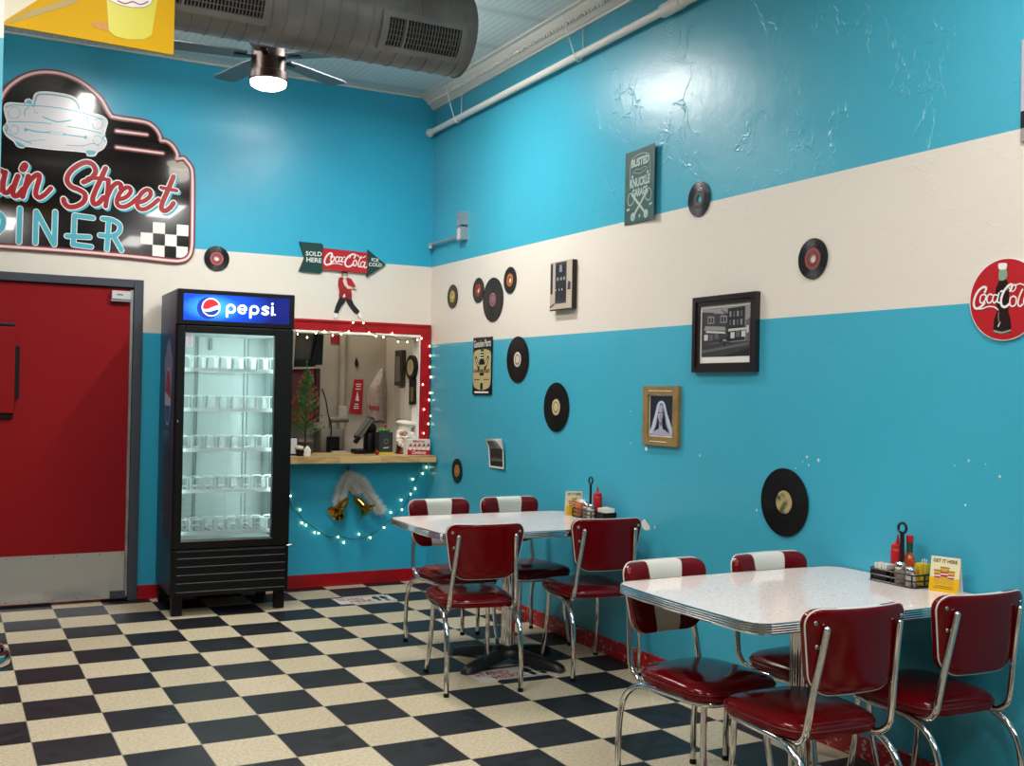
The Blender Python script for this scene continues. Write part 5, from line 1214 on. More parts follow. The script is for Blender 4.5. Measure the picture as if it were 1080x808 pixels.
def packet_row(name, what, x, y, z, n, span, ax, w, h, matl, rz, group):
    for i in range(n):
        f = (i + .5) / n - .5; T = Matrix.Rotation(rz, 4, 'Z')
        o = MB(matl); o.box((-w / 2, -.0014, 0), (w / 2, .0014, h)); ob = o.build(name, bevel=.0006)
        d = T @ Vector((0, f * span, 0)) if ax else T @ Vector((f * span, 0, 0))
        ob.location = (x + d.x, y + d.y, z); ob.rotation_euler = (R(rk.uniform(-14, 14)), R(rk.uniform(-6, 6)), rz + (0 if ax else pi / 2))
        tag(ob, what, 'packet', group)
def tent(label, x, y, rz, w=.1, h=.145, art=True, d=.03, headline='GET IT HERE'):
    t = thing('tent_card', label, 'table card', (x, y, TZ), rz); LOC[t.name] = Vector((0, 0, 0))
    P1 = Plane((0, -d, 0), (1, 0, 0), (0, d, h)); hh = sqrt(h * h + d * d)
    P2 = Plane((0, d, 0), (-1, 0, 0), (0, -d, h))
    mb = MB(mat('card_cream', 'ddd3a8', .55)); mb.prism([(-w / 2, 0), (w / 2, 0), (w / 2, hh), (-w / 2, hh)], P1, -.0012, 0); mb.prism([(-w / 2, 0), (w / 2, 0), (w / 2, hh), (-w / 2, hh)], P2, -.0012, 0, paper); mb.build('folded_card', t)
    mb = MB(yellowp, ink, mat('drink_amber', 'c9a02c', .4), mat('drink_red', 'a8243a', .4), mat('drink_outline', '6a5a3a', .5))
    mb.poly(smooth([(-w / 2 + .0005, .001), (w / 2 - .0005, .001), (w / 2 - .0005, hh * .42), (w * .2, hh * .36), (-w * .1, hh * .33), (-w / 2 + .0005, hh * .42)], 1, True), P1, .0004, 0)
    mb.text(headline, P1, -w * .42, hh * .83, w * .82, hh * .10, .0006, 1, bold=.02)
    for cx, s_ in ((-.24, .8), (.22, .8), (0, 1)):
        cx *= w; g0 = hh * .22; gh = hh * .48 * s_
        mb.poly([(cx - w * .11 * s_, g0), (cx + w * .11 * s_, g0), (cx + w * .15 * s_, g0 + gh), (cx - w * .15 * s_, g0 + gh)], P1, .0008 + .0002 * s_, 2); mb.poly([(cx - w * .13 * s_, g0 + gh * .45), (cx + w * .13 * s_, g0 + gh * .45), (cx + w * .14 * s_, g0 + gh * .75), (cx - w * .14 * s_, g0 + gh * .75)], P1, .0012 + .0002 * s_, 3)
        mb.stroke([(cx - w * .15 * s_, g0 + gh), (cx + w * .15 * s_, g0 + gh)], .003, P1, .0016, 4); mb.stroke([(cx - w * .12 * s_, g0 + gh * .6), (cx + w * .12 * s_, g0 + gh * .62)], .004, P1, .0016, paper)
    mb.stroke([(-w * .3, hh * .16), (w * .3, hh * .16)], .0025, P1, .0008, 4, caps=False); mb.stroke([(-w * .36, hh * .11), (w * .36, hh * .11)], .002, P1, .0008, 4, caps=False); mb.build('printed_art', t)
    return t
# near table
X2, Y2 = 2.865, -3.965
caddy('black wire condiment caddy on the near table', X2, Y2, 0, .215, .11)
ketchup('red squeeze ketchup bottle in the caddy on the near table', X2 + .027, Y2 + .045)
sauce('hot sauce bottle with green neck and red cap on the near table', X2 + .034, Y2 - .006)
shaker('larger glass shaker with steel lid in the near table caddy', X2 - .028, Y2 - .018, 'pepper')
shaker('smaller glass salt shaker beside the pepper in the near table caddy', X2 - .028, Y2 - .068, 'salt').scale = (.9, .9, .85)
packets('black holder of sugar packets at the left end of the near table caddy', X2 - .03, Y2 + .062, TZ + .006, None, 0, .05, .08, .045)
packet_row('sugar_packet', 'white sugar packet standing in the near table caddy holder', X2 - .03, Y2 + .062, TZ + .012, 9, .066, True, .042, .058, paper, 0, 'white sugar packets on the near table')
packet_row('sweetener_packet', 'yellow sweetener packet stacked in the near table caddy', X2 + .028, Y2 - .078, TZ + .008, 8, .045, True, .046, .078, mat('yellow_packet', 'd9bb2e', .5), 0, 'yellow packets on the near table')
packet_row('creamer_packet', 'white packet lying behind the yellow ones on the near table', X2 + .04, Y2 - .06, TZ + .03, 3, .03, True, .04, .068, paper, R(40), 'loose white packets on the near table')
a = atz(980.3, 621.5, TZ); b_ = atz(1013.5, 626, TZ)
mid_ = (a + b_) / 2; ang = math.atan2(b_.y - a.y, b_.x - a.x); wd = (b_ - a).length
# card turned towards the room
tent('folded yellow and cream card reading get it here on the near table', 2.885, -4.15, R(-74), .108, .125, True, .022)
# far table
X1, Y1 = 2.86, -1.765
caddy('black wire condiment caddy on the far table', X1, Y1, 0, .215, .11)
ketchup('red squeeze ketchup bottle in the caddy on the far table', X1 + .028, Y1 - .03)
t = thing('orange_tub', 'orange plastic tub of white creamers in the far table caddy', 'tub'); mb = MB(mat('orange_plastic', 'c9602c', .35)); mb.lathe([(.03, 0), (.034, .06), (.036, .078), (.033, .078), (.031, .07)], (0, 0, 0), 0, 20); mb.build('tub', t); put(t, X1 - .022, Y1 + .058, TZ + .006)
for i in range(7):
    a_ = i * 2.4; o = MB(paper); o.lathe([(.008, 0), (.0105, .012), (.012, .013)], (0, 0, 0), 0, 10); ob = o.build('creamer_cup'); ob.location = (X1 - .022 + .017 * cos(a_), Y1 + .058 + .017 * sin(a_), TZ + .076 + (.006 if i % 2 else 0)); ob.rotation_euler = (rk.uniform(-.5, .5), rk.uniform(-.5, .5), 0)
    tag(ob, 'white creamer cup heaped in the orange tub on the far table', 'creamer', 'creamer cups in the orange tub')
shaker('glass pepper shaker in the far table caddy', X1 - .03, Y1 - .008, 'pepper'); shaker('glass salt shaker near the black holder in the far table caddy', X1 - .03, Y1 - .052, 'salt')
packets('black packet holder at the right end of the far table caddy', X1 + .005, Y1 - .155, TZ, None, 0, .085, .075, .05)
packet_row('sugar_packet', 'white and blue sugar packet in the black holder on the far table', X1 + .005, Y1 - .155, TZ + .008, 8, .06, True, .06, .066, paper, 0, 'sugar packets on the far table')
tent('folded cream card leaning behind the far table caddy', 2.85, -1.605, R(-14), .10, .135, True, .022)

# ============================================================ FLOOR DECALS
FP = Plane((0, 0, 0), (1, 0, 0), (0, 1, 0))
def decal(x0, y0, x1, y1, rz, label, worn):
    t = thing('floor_sticker', label, 'floor sticker', (x0, y0, 0)); P = Plane((x0, y0, 0), (cos(rz), sin(rz), 0), (-sin(rz), cos(rz), 0)); w, h = x1 - x0, y1 - y0
    pale = mat('sticker_white', 'd3cdc5', .5, var=(25, 'c2bab0')); mb = MB(pale, ink)
    out = [(0, 0), (w, 0), (w, h), (0, h)] if not worn else [(0, 0), (w * .18, -.01), (w * .24, .012), (w, 0), (w, h), (0, h * .97)]
    mb.prism(out, P, .0002, .001, 0); mb.build('sheet', t)
    mb = MB(ink, mat('sticker_red', '9c2432', .5))
    for y in (h * .06, h * .94):
        for i in range(26): x = w * (.02 + .96 * i / 26); mb.stroke([(x, y), (x + w * .02, y)], .005, P, .0013, 0, caps=False)
    mb.text('STAND', P, w * .06, h * .52, w * .44, h * .32, .0014, 1, bold=.02); mb.text('HERE', P, w * .22, h * .14, w * .38, h * .32, .0014, 1, bold=.02)
    for k in range(2):
        cx = w * (.72 + .14 * k)
        mb.poly(smooth([(cx - .02, h * .42), (cx - .026, h * .62), (cx - .016, h * .84), (cx + .008, h * .86), (cx + .022, h * .68), (cx + .016, h * .46)], 4, True), P, .0014, 0); mb.poly(smooth([(cx - .016, h * .36), (cx + .014, h * .38), (cx + .014, h * .2), (cx, h * .14), (cx - .014, h * .18)], 4, True), P, .0014, 0)
    mb.build('printed_text', t)
decal(2.045, .05, 2.455, .265, R(-.5), 'stand here floor sticker with footprints near the back wall', False)
decal(2.05, -2.07, 2.50, -1.86, R(0), 'worn stand here floor sticker beside the far table pedestal', True)

# chrome base at the far left edge
q = flo_ = atz(9.5, 699, 0)
t = thing('stanchion_base', 'polished chrome round base on the floor at the left edge of the view', 'stanchion', (q.x - .19, q.y, 0))
mb = MB(chrome); mb.lathe([(.19, 0), (.195, .004), (.195, .058), (.19, .064), (.17, .068), (.165, .09), (.155, .098), (.05, .11), (.03, .14), (.025, .2)], (q.x - .19, q.y, 0), 0, 48); mb.build('base', t)
mb = MB(chrome); mb.lathe([(.024, .19), (.024, .9), (.03, .92), (.02, .94)], (q.x - .19, q.y, 0), 0, 20); mb.build('post', t)

# ============================================================ STRING LIGHTS
bulbm = mat('warm_bulb', 'fff0cc', .3, emit=('ffe2ae', 9)); cordm = mat('green_cord', '10281c', .5)
def string(name, label, wires, bulbs, off=.012):
    c = wires[0][0]; p0 = at(c[0], c[1], YB); t = thing(name, label, 'string lights', tuple(p0))
    mb = MB(cordm)
    for w in wires:
        mb.tube([at(u, v, YB - (w3 if w3 else off)) for u, v, w3 in smooth([(a[0], a[1], a[2] if len(a) > 2 else off) for a in w], 5)], .0023, 0, 6)
    mb.build('cord', t)
    for b in bulbs:
        o = b[2] if len(b) > 2 else off + .004
        p = at(b[0], b[1], YB - o); mb = MB(bulbm, cordm); d = rk.uniform(-1, 1) * .004
        mb.ball(p, .0052, 0, 8, (1, 1, 1.5)); mb.tube([p + Vector((0, 0, .005)), p + Vector((d, 0, .014))], .003, 1, 6); mb.build('bulb', t)
k6 = (295, 325, 4.753)
top = cr(*k6, [(70, 100), (90, 128), (137, 137), (182, 125), (225, 110), (266, 128), (308, 122), (346, 110), (368, 85), (400, 82), (420, 88), (448, 112), (483, 132), (520, 138), (565, 140), (593, 158), (640, 160), (690, 150), (712, 150)])
rt_ = cr(*k6, [(712, 150), (750, 160), (755, 238), (753, 295), (757, 345), (760, 425), (750, 460), (757, 541), (750, 580), (758, 668), (752, 740)])
o1 = .032
string('window_string_lights', 'warm string lights draped over the red window frame and down the corner', [[(u, v, o1) for u, v in top], [(u, v, o1) for u, v in rt_]],
       [(u, v, o1 + .004) for u, v in cr(*k6, [(90, 130), (137, 147), (182, 125), (225, 117), (266, 137), (308, 130), (346, 118), (368, 72), (420, 74), (448, 123), (483, 140), (520, 145), (565, 128), (593, 168), (640, 170), (690, 160), (712, 152), (717, 383), (723, 508), (722, 627), (752, 190), (755, 238), (753, 295), (757, 345), (754, 425), (748, 460), (757, 541), (745, 580), (758, 668)])])  # off-cord ones down the frame's right side are reflections built as glowing bulbs
k7 = (290, 470, 4.253)
string('swag_string_lights', 'warm string lights hanging in a low swag below the counter shelf', [[(u, v, .01) for u, v in cr(*k7, [(40, 205), (62, 235), (75, 275), (110, 310), (130, 335), (185, 375), (243, 410), (280, 403), (340, 418), (420, 405), (490, 355), (540, 310), (585, 262), (610, 205), (650, 120), (676, 80)])]],
       [(u, v, .016) for u, v in cr(*k7, [(680, 97), (663, 125), (630, 193), (608, 217), (618, 150), (567, 244), (570, 287), (520, 300), (490, 367), (428, 413), (378, 397), (310, 434), (284, 410), (197, 393), (178, 390), (140, 357), (122, 347), (112, 288), (70, 226)])])  # includes a faint reflection off the cord, built as a glowing bulb

# bells and tinsel
k8 = (330, 480, 8.98)
bt = thing('bell_decoration', 'white tinsel decoration with two gold bells below the counter shelf', 'decoration', tuple(at(370, 515, YB)))
tin_m = mat('silver_tinsel', 'e6e6e0', .35); mb = MB(tin_m); rt2 = random.Random(2)
def garland(pts, r):
    path_ = smooth(pts, 10)
    for (u, v) in path_:
        c = at(u, v, YB - .035)
        for k in range(70):
            d = Vector((rt2.gauss(0, 1), rt2.gauss(0, .6), rt2.gauss(0, 1))).normalized(); d.y = -abs(d.y) if rt2.random() < .8 else d.y * .5
            L = r * rt2.uniform(.6, 1.15); w = d.orthogonal().normalized() * .0019; e = c + d * L
            if e.y > YB - .002: e.y = YB - .002
            mb.add([c - w, c + w, e], [(0, 1, 2)], 0)
garland(cr(*k8, [(335, 200), (300, 260), (270, 330), (250, 400), (245, 460)]), .062); garland(cr(*k8, [(345, 200), (420, 230), (480, 290), (530, 370), (590, 450), (640, 530)]), .06); garland(cr(*k8, [(330, 240), (380, 300), (420, 350)]), .05)
mb.build('tinsel_garland', bt); bt.children[-1]['kind'] = 'stuff'
mb = MB(mat('ribbon_gold', '8d7a4a', .4, .5)); mb.tube([at(*cr(*k8, [(340, 110)])[0], YB - .01), at(*cr(*k8, [(345, 230)])[0], YB - .03), at(*cr(*k8, [(375, 370)])[0], YB - .06)], .008, 0, 8); mb.build('hanging_ribbon', bt)
def bell(cu, du_, r, L):
    top_ = at(*cr(*k8, [cu])[0], YB - .05); mouth = at(*cr(*k8, [du_])[0], YB - .12)
    ax = (mouth - top_).normalized(); L = (mouth - top_).length
    q = Vector((0, 0, 1)).rotation_difference(ax).to_matrix().to_4x4(); T = Matrix.Translation(top_) @ q
    pr = [(.004, 0), (.014, .004), (.024, .15 * L), (.03, .35 * L), (.034, .6 * L), (.042, .8 * L), (r * .92, .93 * L), (r, L), (r * .96, L), (r * .86, .92 * L), (.038, .78 * L), (.03, .55 * L), (.024, .3 * L), (.004, .1 * L)]
    mb = MB(gold); mb.lathe(pr, (0, 0, 0), 0, 28, T, caps=True); b = mb.build('bell', bt)
    mb = MB(gold); mb.ball(T @ Vector((0, 0, L * .9)), .012, 0, 10); mb.tube([T @ Vector((0, 0, L * .3)), T @ Vector((0, 0, L * .88))], .002, 0, 6); mb.build('clapper', b)
bell((330, 410), (215, 560), .070, .12); bell((395, 400), (525, 535), .070, .12)

# ============================================================ THINGS ON AND BEHIND THE COUNTER
CZ = .962
def on(u, v, Y): p = at(u, v, Y); return p
# small tree
tx = at(322, 470, .86).x
tr = thing('small_christmas_tree', 'small green christmas tree with red berries behind the cooler on the counter', 'christmas tree', (tx, .86, CZ))
mb = MB(mat('tree_pot', '3a3230', .5)); mb.lathe([(.045, 0), (.05, .005), (.062, .09), (.058, .09)], (tx, .86, CZ), 0, 20); mb.build('pot', tr)
mb = MB(mat('trunk_brown', '3d2a1a', .7)); mb.tube([(tx, .86, CZ + .05), (tx, .86, CZ + .62)], [.008, .003], 0, 8); mb.build('trunk', tr)
rtt = random.Random(4); fol = MB(mat('tree_green', '1b6428', .5), mat('tree_green_light', '3a8c3e', .5)); tips = []
for i in range(105):
    h = rtt.random() ** .85; z = CZ + .10 + h * .50; L = .155 * (1 - h) ** .8 + .02; a = rtt.uniform(0, 2 * pi); d = Vector((cos(a), sin(a) * .75, .45 + .4 * h)).normalized(); c = Vector((tx, .86, z)); e = c + d * L
    tips.append(e); fol.tube([c, e], [.003, .0015], 0, 5)
    for k in range(30):
        f = rtt.uniform(.15, 1); p = c + d * L * f; n_ = (d * .6 + Vector((rtt.gauss(0, .6), rtt.gauss(0, .6), rtt.gauss(0, .6)))).normalized() * rtt.uniform(.014, .026); w = n_.orthogonal().normalized() * .0017; fol.add([p - w, p + w, p + n_], [(0, 1, 2)], 1 if rtt.random() < .4 else 0)
c = Vector((tx, .86, CZ + .62)); fol.tube([c, c + Vector((0, 0, .08))], [.003, .001], 0, 5)
for k in range(50): p = c + Vector((0, 0, rtt.uniform(-.03, .07))); n_ = Vector((rtt.gauss(0, .6), rtt.gauss(0, .6), .9)).normalized() * .018; w = n_.orthogonal().normalized() * .0017; fol.add([p - w, p + w, p + n_], [(0, 1, 2)], 1)
f_ = fol.build('foliage', tr); f_['kind'] = 'stuff'
for i, e in enumerate(tips[::2]): mb = MB(mat('berry_red', 'a5261f', .3)); mb.ball(e, .0085, 0, 8); mb.build('berry', tr)
# framed notice
t = thing('counter_menu_stand', 'slanted white framed notice on the counter beside the cooler', 'menu stand', (at(309, 478, .76).x, .76, CZ))
x = at(309, 476, .76).x; T = Matrix.Translation((x, .76, CZ)) @ Matrix.Rotation(R(-20), 4, 'Z') @ Matrix.Rotation(R(-14), 4, 'X')
mb = MB(black); mb.box((-.06, -.004, 0), (.035, .004, .135), 0, T); mb.build('frame', t); mb = MB(paper); mb.box((-.054, -.006, .01), (.026, -.004, .125), 0, T); mb.build('sheet', t)
# napkin bowl
x = at(317, 478, .68).x; t = thing('napkin_bowl', 'dark bowl of crumpled white napkins at the left of the counter', 'bowl', (x, .68, CZ))
mb = MB(black_matte); mb.lathe([(.025, 0), (.03, .004), (.038, .045), (.035, .045)], (x, .68, CZ), 0, 20); mb.build('bowl', t)
mb = MB(mat('napkin_cream', 'e2d5bd', .7))
for i in range(10): mb.ball((x + rk.uniform(-.025, .025), .68 + rk.uniform(-.02, .02), CZ + .052 + rk.uniform(0, .012)), .016, 0, 8, (1, 1, .5 + rk.random() * .5))
n_ = mb.build('napkins', t); n_['kind'] = 'stuff'
x2 = at(324, 480, .63).x; mb = MB(mat('shell_white', 'efe9dd', .5)); T = Matrix.Translation((x2, .63, CZ))
loops = [[(x2 + r * cos(a) * (1 + .08 * cos(7 * a)), .63 + .6 * r * sin(a), CZ + z) for a in [2 * pi * i / 28 for i in range(28)]] for r, z in ((.022, 0), (.028, .01), (.022, .03), (.026, .042), (.012, .066), (.004, .075))]
mb.loft(loops, 0, True); tag(mb.build('white_figurine', loc=(x2, .63, CZ)), 'small white ribbed figurine in front of the napkin bowl', 'figurine')
# grey machine behind
p = at(350, 455, 1.2); t = thing('drink_machine', 'grey drink machine with tap standing in the room behind the counter', 'machine', (p.x, 1.25, CZ))
gmm = mat('machine_grey', '6d675c', .45, .3); mz = at(350, 448, 1.2).z
mb = MB(gmm); mb.rbox((p.x - .11, 1.15, .9), (p.x + .09, 1.34, mz - .03), .02); mb.build('cabinet', t); mb = MB(black); mb.box((p.x - .06, 1.13, .93), (p.x + .04, 1.152, mz - .09)); mb.build('tap_recess', t)
mb = MB(gmm); mb.tube([(p.x - .02, 1.2, mz + .04), (p.x + .13, 1.2, mz + .045)], .024, 0, 14); mb.tube([(p.x - .015, 1.2, mz - .04), (p.x - .015, 1.2, mz + .04)], .013, 0, 10); mb.build('arm', t)
mb = MB(black); pp = [at(u, v, 1.12) for u, v in cr(300, 410, 10.1, [(400, 0), (440, 120), (462, 260), (480, 330), (500, 430), (490, 560), (480, 640)])]; mb.tube(smooth(pp, 5), .005, 0, 8); mb.build('hose', t)
mb = MB(gmm); mb.box((p.x - .16, 1.12, .6), (p.x + .1, 1.38, .9)); mb.build('stand', t)
# pale panel & pipe on the kitchen wall
a = at(360, 350, KY - .06); b = at(366, 350, KY - .06); xx = (a.x + b.x) / 2
t = thing('vertical_pipe', 'beige vertical pipe on the wall behind the pass-through', 'pipe', (xx, KY - .035, 1)); mb = MB(kwall); mb.tube([(xx, KY - .035, 0), (xx, KY - .035, 2.7)], .028, 0, 16); mb.build('pipe_tube', t)
mb = MB(mat('junction_white', 'c2bbae', .5)); zz = at(363, 436, KY).z; mb.box((xx - .035, KY - .075, zz - .06), (xx + .035, KY - .005, zz + .06)); mb.build('junction_box', t, bevel=.004)
# wall monitor
q0, q1, q2, q3 = at(311, 347, 1.2), at(331, 347, 1.2), at(330, 384, 1.2), at(310, 384, 1.2)
t = thing('wall_monitor', 'dark wall screen in a white bracket seen at the upper left of the pass-through', 'monitor', tuple(q3)); mb = MB(black)
PM = Plane((0, 1.2, 0), (1, 0, 0), (0, 0, 1))
mb.prism([(q3.x - .004, q3.z - .02), (q2.x + .02, q2.z - .02), (q1.x + .055, WZ1 + .05), (q0.x, WZ1 + .05)], PM, -.09, 0, 0); mb.prism([(q2.x - .02, q2.z), (q2.x + .07, q2.z - .005), (q1.x + .075, WZ1 + .05), (q1.x + .04, WZ1 + .05)], PM, -.12, .02, 0); mb.build('casing', t, bevel=.003)
mb = MB(mat('screen_brown', '3a2f26', .12)); mb.poly([(q3.x + .006, q3.z + .035), (q2.x - .025, q2.z + .035), (q1.x - .0, WZ1 + .045), (q0.x + .012, WZ1 + .045)], PM, .001, 0); mb.build('screen', t)
mb = MB(mat('bracket_cream', 'c9bfae', .5)); mb.prism([(q3.x - .02, q3.z - .03), (q3.x - .006, q3.z - .03), (q0.x + .008, WZ1 + .05), (q0.x - .03, WZ1 + .05)], PM, -.02, .01, 0); mb.prism([(q3.x - .02, q3.z - .04), (q2.x + .02, q2.z - .035), (q2.x + .02, q2.z - .022), (q3.x - .02, q3.z - .028)], PM, -.02, .01, 0); mb.build('bracket', t)
# red cabinet below
a, b = at(306, 387, 1.3), at(337, 432, 1.3); t = thing('red_cabinet', 'dark red cabinet panel behind the christmas tree', 'cabinet', (a.x, 1.35, b.z)); mb = MB(mat('cabinet_red', '7a1812', .4)); mb.rbox((a.x - .1, 1.3, b.z - .1), (b.x - .04, 1.44, a.z - .01), .01); mb.build('body', t)
mb = MB(mat('cabinet_side', '3a0f0c', .4)); mb.box((b.x - .04, 1.295, b.z - .1), (b.x, 1.44, a.z - .005)); mb.build('side_panel', t, bevel=.003)
PK = Plane((0, KY, 0), (1, 0, 0), (0, 0, 1))
def kq(o, s, pts): return [PK.px(u, v) for u, v in cr(o[0], o[1], s, pts)]
mb = MB(mat('notice_red', '9c1820', .4), whitep); q = kq((300, 340), 10.1, [(490, 60), (598, 60), (595, 228), (490, 222)]); mb.prism(q, PK, .001, .006, 0); tag(mb.build('red_notice', loc=tuple(PK.pt(*q[0]))), 'small square red notice high on the wall behind the window', 'notice')
q = kq((370, 340), 8.98, [(32, 540), (115, 542), (100, 870), (-20, 860)]); t = thing('red_banner', 'long red wall sign with white print behind the pass-through', 'sign', tuple(PK.pt(*q[3]))); mb = MB(redp); mb.prism(q, PK, .002, .012, 0); mb.build('panel', t)
mb = MB(whitep)
for z, w in ((.86, .05), (.8, .04), (.72, .045), (.28, .03), (.22, .04), (.16, .045)):
    c = [(q[0][i] + q[1][i]) / 2 * z + (q[2][i] + q[3][i]) / 2 * (1 - z) for i in (0, 1)]; mb.stroke([(c[0] - w / 2, c[1]), (c[0] + w / 2, c[1])], .008, PK, .0125, 0, caps=False)
c = [(q[0][i] + q[1][i]) / 2 * .5 + (q[2][i] + q[3][i]) / 2 * .5 for i in (0, 1)]; mb.poly([(c[0] - .016, c[1] - .035), (c[0] + .016, c[1] - .035), (c[0], c[1] + .045)], PK, .0125, 0); mb.build('white_print', t)
mb = MB(black_matte); q = kq((370, 340), 8.98, [(50, 330), (62, 360), (72, 400), (58, 425), (42, 420), (35, 385)]); mb.prism(q, PK, .001, .012); tag(mb.build('small_wall_hook', loc=tuple(PK.pt(*q[0]))), 'small dark hook above the long red sign behind the window', 'hook')
# plastic bag
zc_ = at(400, 388, 1.4).z; t = thing('plastic_bag', 'crumpled white plastic bag hanging on the wall behind the window', 'bag', tuple(at(402, 390, 1.4)))
outl_ = [[(285, 440, .01), (292, 436, .01), (305, 440, .01), (312, 450, .01)], [(250, 500, .03), (270, 490, .05), (300, 495, .05), (310, 510, .02)], [(190, 600, .03), (230, 600, .07), (280, 590, .07), (310, 600, .02)], [(165, 690, .03), (210, 680, .08), (270, 680, .08), (312, 700, .02)], [(160, 800, .03), (215, 790, .09), (265, 800, .08), (316, 800, .02)], [(155, 930, .02), (210, 935, .06), (280, 925, .06), (325, 935, .02)]]
mb = MB(mat('thin_plastic', 'c5b3a9', .3, var=(18, 'b09a92'))); fr_ = []; bk = []
for row in outl_:
    r_ = smooth([(a_, b_2, d_) for a_, b_2, d_ in row], 5); pts = [at(*cr(370, 340, 8.98, [(a_, b_2)])[0], KY - d_ - .012 * abs(sin(a_ * .11))) for a_, b_2, d_ in r_]; fr_.append(pts + [Vector((p.x, KY - .004, p.z)) for p in pts[::-1]])
mb.loft(fr_, 0, True); mb.tube([fr_[0][8], fr_[0][8] + Vector((0, 0, .03)), Vector((fr_[0][8].x, KY - .003, fr_[0][8].z + .035))], .004, 0, 6); bg = mb.build('bag', t)
mb = MB(mat('bag_print_red', 'a34450', .5)); q = [at(u, v, KY - .10) for u, v in cr(370, 420, 10.1, [(190, 80), (305, 85), (300, 130), (195, 125)])]; mb.add(q, [(0, 1, 2, 3)], 0); mb.build('printed_band', bg)
# racks and clock on the kitchen side wall (x = XR)
PS = Plane((KX1, 0, 0), (0, -1, 0), (0, 0, 1))
def sq(o, s, pts): return [PS.px(u, v) for u, v in cr(o[0], o[1], s, pts)]
t = thing('wall_rack', 'narrow black holder on the wall left of the round clock', 'rack', tuple(at(423, 390, KY - .05)))
qa, qb = sq((370, 340), 8.98, [(458, 268), (517, 600)]); mb = MB(mat('rack_dark', '2a2522', .4), gm); mb.prism([(qa[0], qb[1]), (qb[0], qb[1]), (qb[0], qa[1]), (qa[0], qa[1])], PS, 0, .035); mb.build('holder', t, bevel=.004)
mb = MB(mat('rack_grey', '6e665c', .4)); mb.prism([(qa[0] + .03, qb[1] + .03), (qb[0] - .03, qb[1] + .03), (qb[0] - .03, qa[1] - .05), (qa[0] + .03, qa[1] - .05)], PS, .035, .039); mb.build('front_sheet', t)
qc = sq((370, 340), 8.98, [(445, 910)])[0]; mb = MB(mat('panel_pale', 'a89f90', .5)); mb.prism([(qa[0], qc[1]), (qb[0] - .02, qc[1]), (qb[0] - .02, qb[1] - .02), (qa[0], qb[1] - .02)], PS, 0, .03); mb.build('lower_panel', t, bevel=.003)
c = PS.px(437.2, 387.7); t = thing('wall_clock', 'round black clock on the side wall behind the window', 'clock', tuple(PS.pt(*c)))
mb = MB(black); mb.prism(circ(c[0], c[1], .095, 40), PS, .001, .035, 0, True); mb.build('rim', t); mb = MB(mat('clock_face', '9a8a62', .5), ink); mb.prism(circ(c[0], c[1], .062, 40), PS, .035, .037, 0, True); mb.stroke([(c[0], c[1]), (c[0] + .012, c[1] + .04)], .005, PS, .0374, 1); mb.stroke([(c[0], c[1]), (c[0] + .025, c[1] - .01)], .005, PS, .0374, 1); mb.build('face', t)
q = sq((370, 340), 8.98, [(575, 530), (632, 535), (630, 775), (572, 780)]); mb = MB(black, mat('olive_print', '5d5a34', .5)); mb.prism(q, PS, .001, .02, 0); cx = sum(p[0] for p in q) / 4; mb.poly([(cx - .03, q[2][1] + .02), (cx + .03, q[2][1] + .02), (cx + .03, q[2][1] + .13), (cx - .03, q[2][1] + .13)], PS, .0205, 1)
tag(mb.build('narrow_wall_plaque', loc=tuple(PS.pt(*q[0]))), 'narrow black and olive plaque below the round clock', 'plaque')
# card terminal / till
p = at(386, 475, .88); t = thing('payment_terminal', 'black tilted payment screen on the counter', 'terminal', (p.x, .88, CZ))
T = Matrix.Translation((p.x + .035, .88, CZ))
mb = MB(black); mb.rbox((p.x - .105, .83, CZ), (p.x + .0, .94, CZ + .035), .015); mb.rbox((p.x - .0, .86, CZ), (p.x + .085, .96, CZ + .16), .02); mb.build('base', t)
TT = Matrix.Translation((p.x - .02, .88, CZ + .19)) @ Matrix.Rotation(R(35), 4, 'Y'); mb = MB(black); mb.box((-.018, -.06, -.09), (.012, .06, .1), 0, TT); mb.box((-.01, -.02, -.13), (.02, .02, -.06), 0, TT); mb.build('screen_housing', t, bevel=.005)
mb = MB(mat('screen_grey', '5b5852', .2)); mb.box((-.021, -.05, -.08), (-.018, .05, .085), 0, TT); mb.box((-.016, -.063, -.08), (.006, -.06, .085), 0, TT); mb.build('screen', t)
mb = MB(black); mb.ball((p.x + .045, .9, CZ + .19), .045, 0, 14, (1, .8, 1)); mb.build('cable_bundle', t)
mb = MB(mat('clip_white', 'b9b2a6', .5)); mb.box((p.x - .22, 1.0, CZ), (p.x - .11, 1.05, CZ + .012)); tag(mb.build('stack_of_cards', loc=(p.x - .16, 1.02, CZ), bevel=.002), 'low pale stack of cards on the counter left of the terminal', 'cards')
# gift tin with yellow base
a, b = at(399.5, 479, .74), at(413.5, 479, .74); cx = (a.x + b.x) / 2; w = b.x - a.x; zt = at(406, 456, .74).z
t = thing('gift_tin', 'dark printed gift box with yellow base and green bow left of the santa jar', 'gift box', (cx, .76, CZ))
mb = MB(mat('tin_dark', '2c3032', .4), mat('tin_yellow', 'c9b02e', .5), whitep, mat('tin_gold', '8d7c4c', .5)); mb.box((cx - w / 2, .73, CZ + .018), (cx + w / 2, .83, zt)); mb.box((cx - w / 2 - .002, .725, CZ), (cx + w / 2 + .002, .835, CZ + .018), 1)
TP = Plane((0, .73, 0), (1, 0, 0), (0, 0, 1)); mb.ring((cx, CZ + .10), .014, .018, TP, .0006, 3, 20); mb.stroke([(cx - .02, CZ + .05), (cx + .02, CZ + .054)], .006, TP, .0006, 2); mb.build('box', t, bevel=.002)
mb = MB(mat('bow_green', '4f7a2c', .5))
for s_ in (-1, 0, 1): mb.ball((cx + s_ * .025, .78, zt + .014), .024, 0, 10, (1, .8, .7))
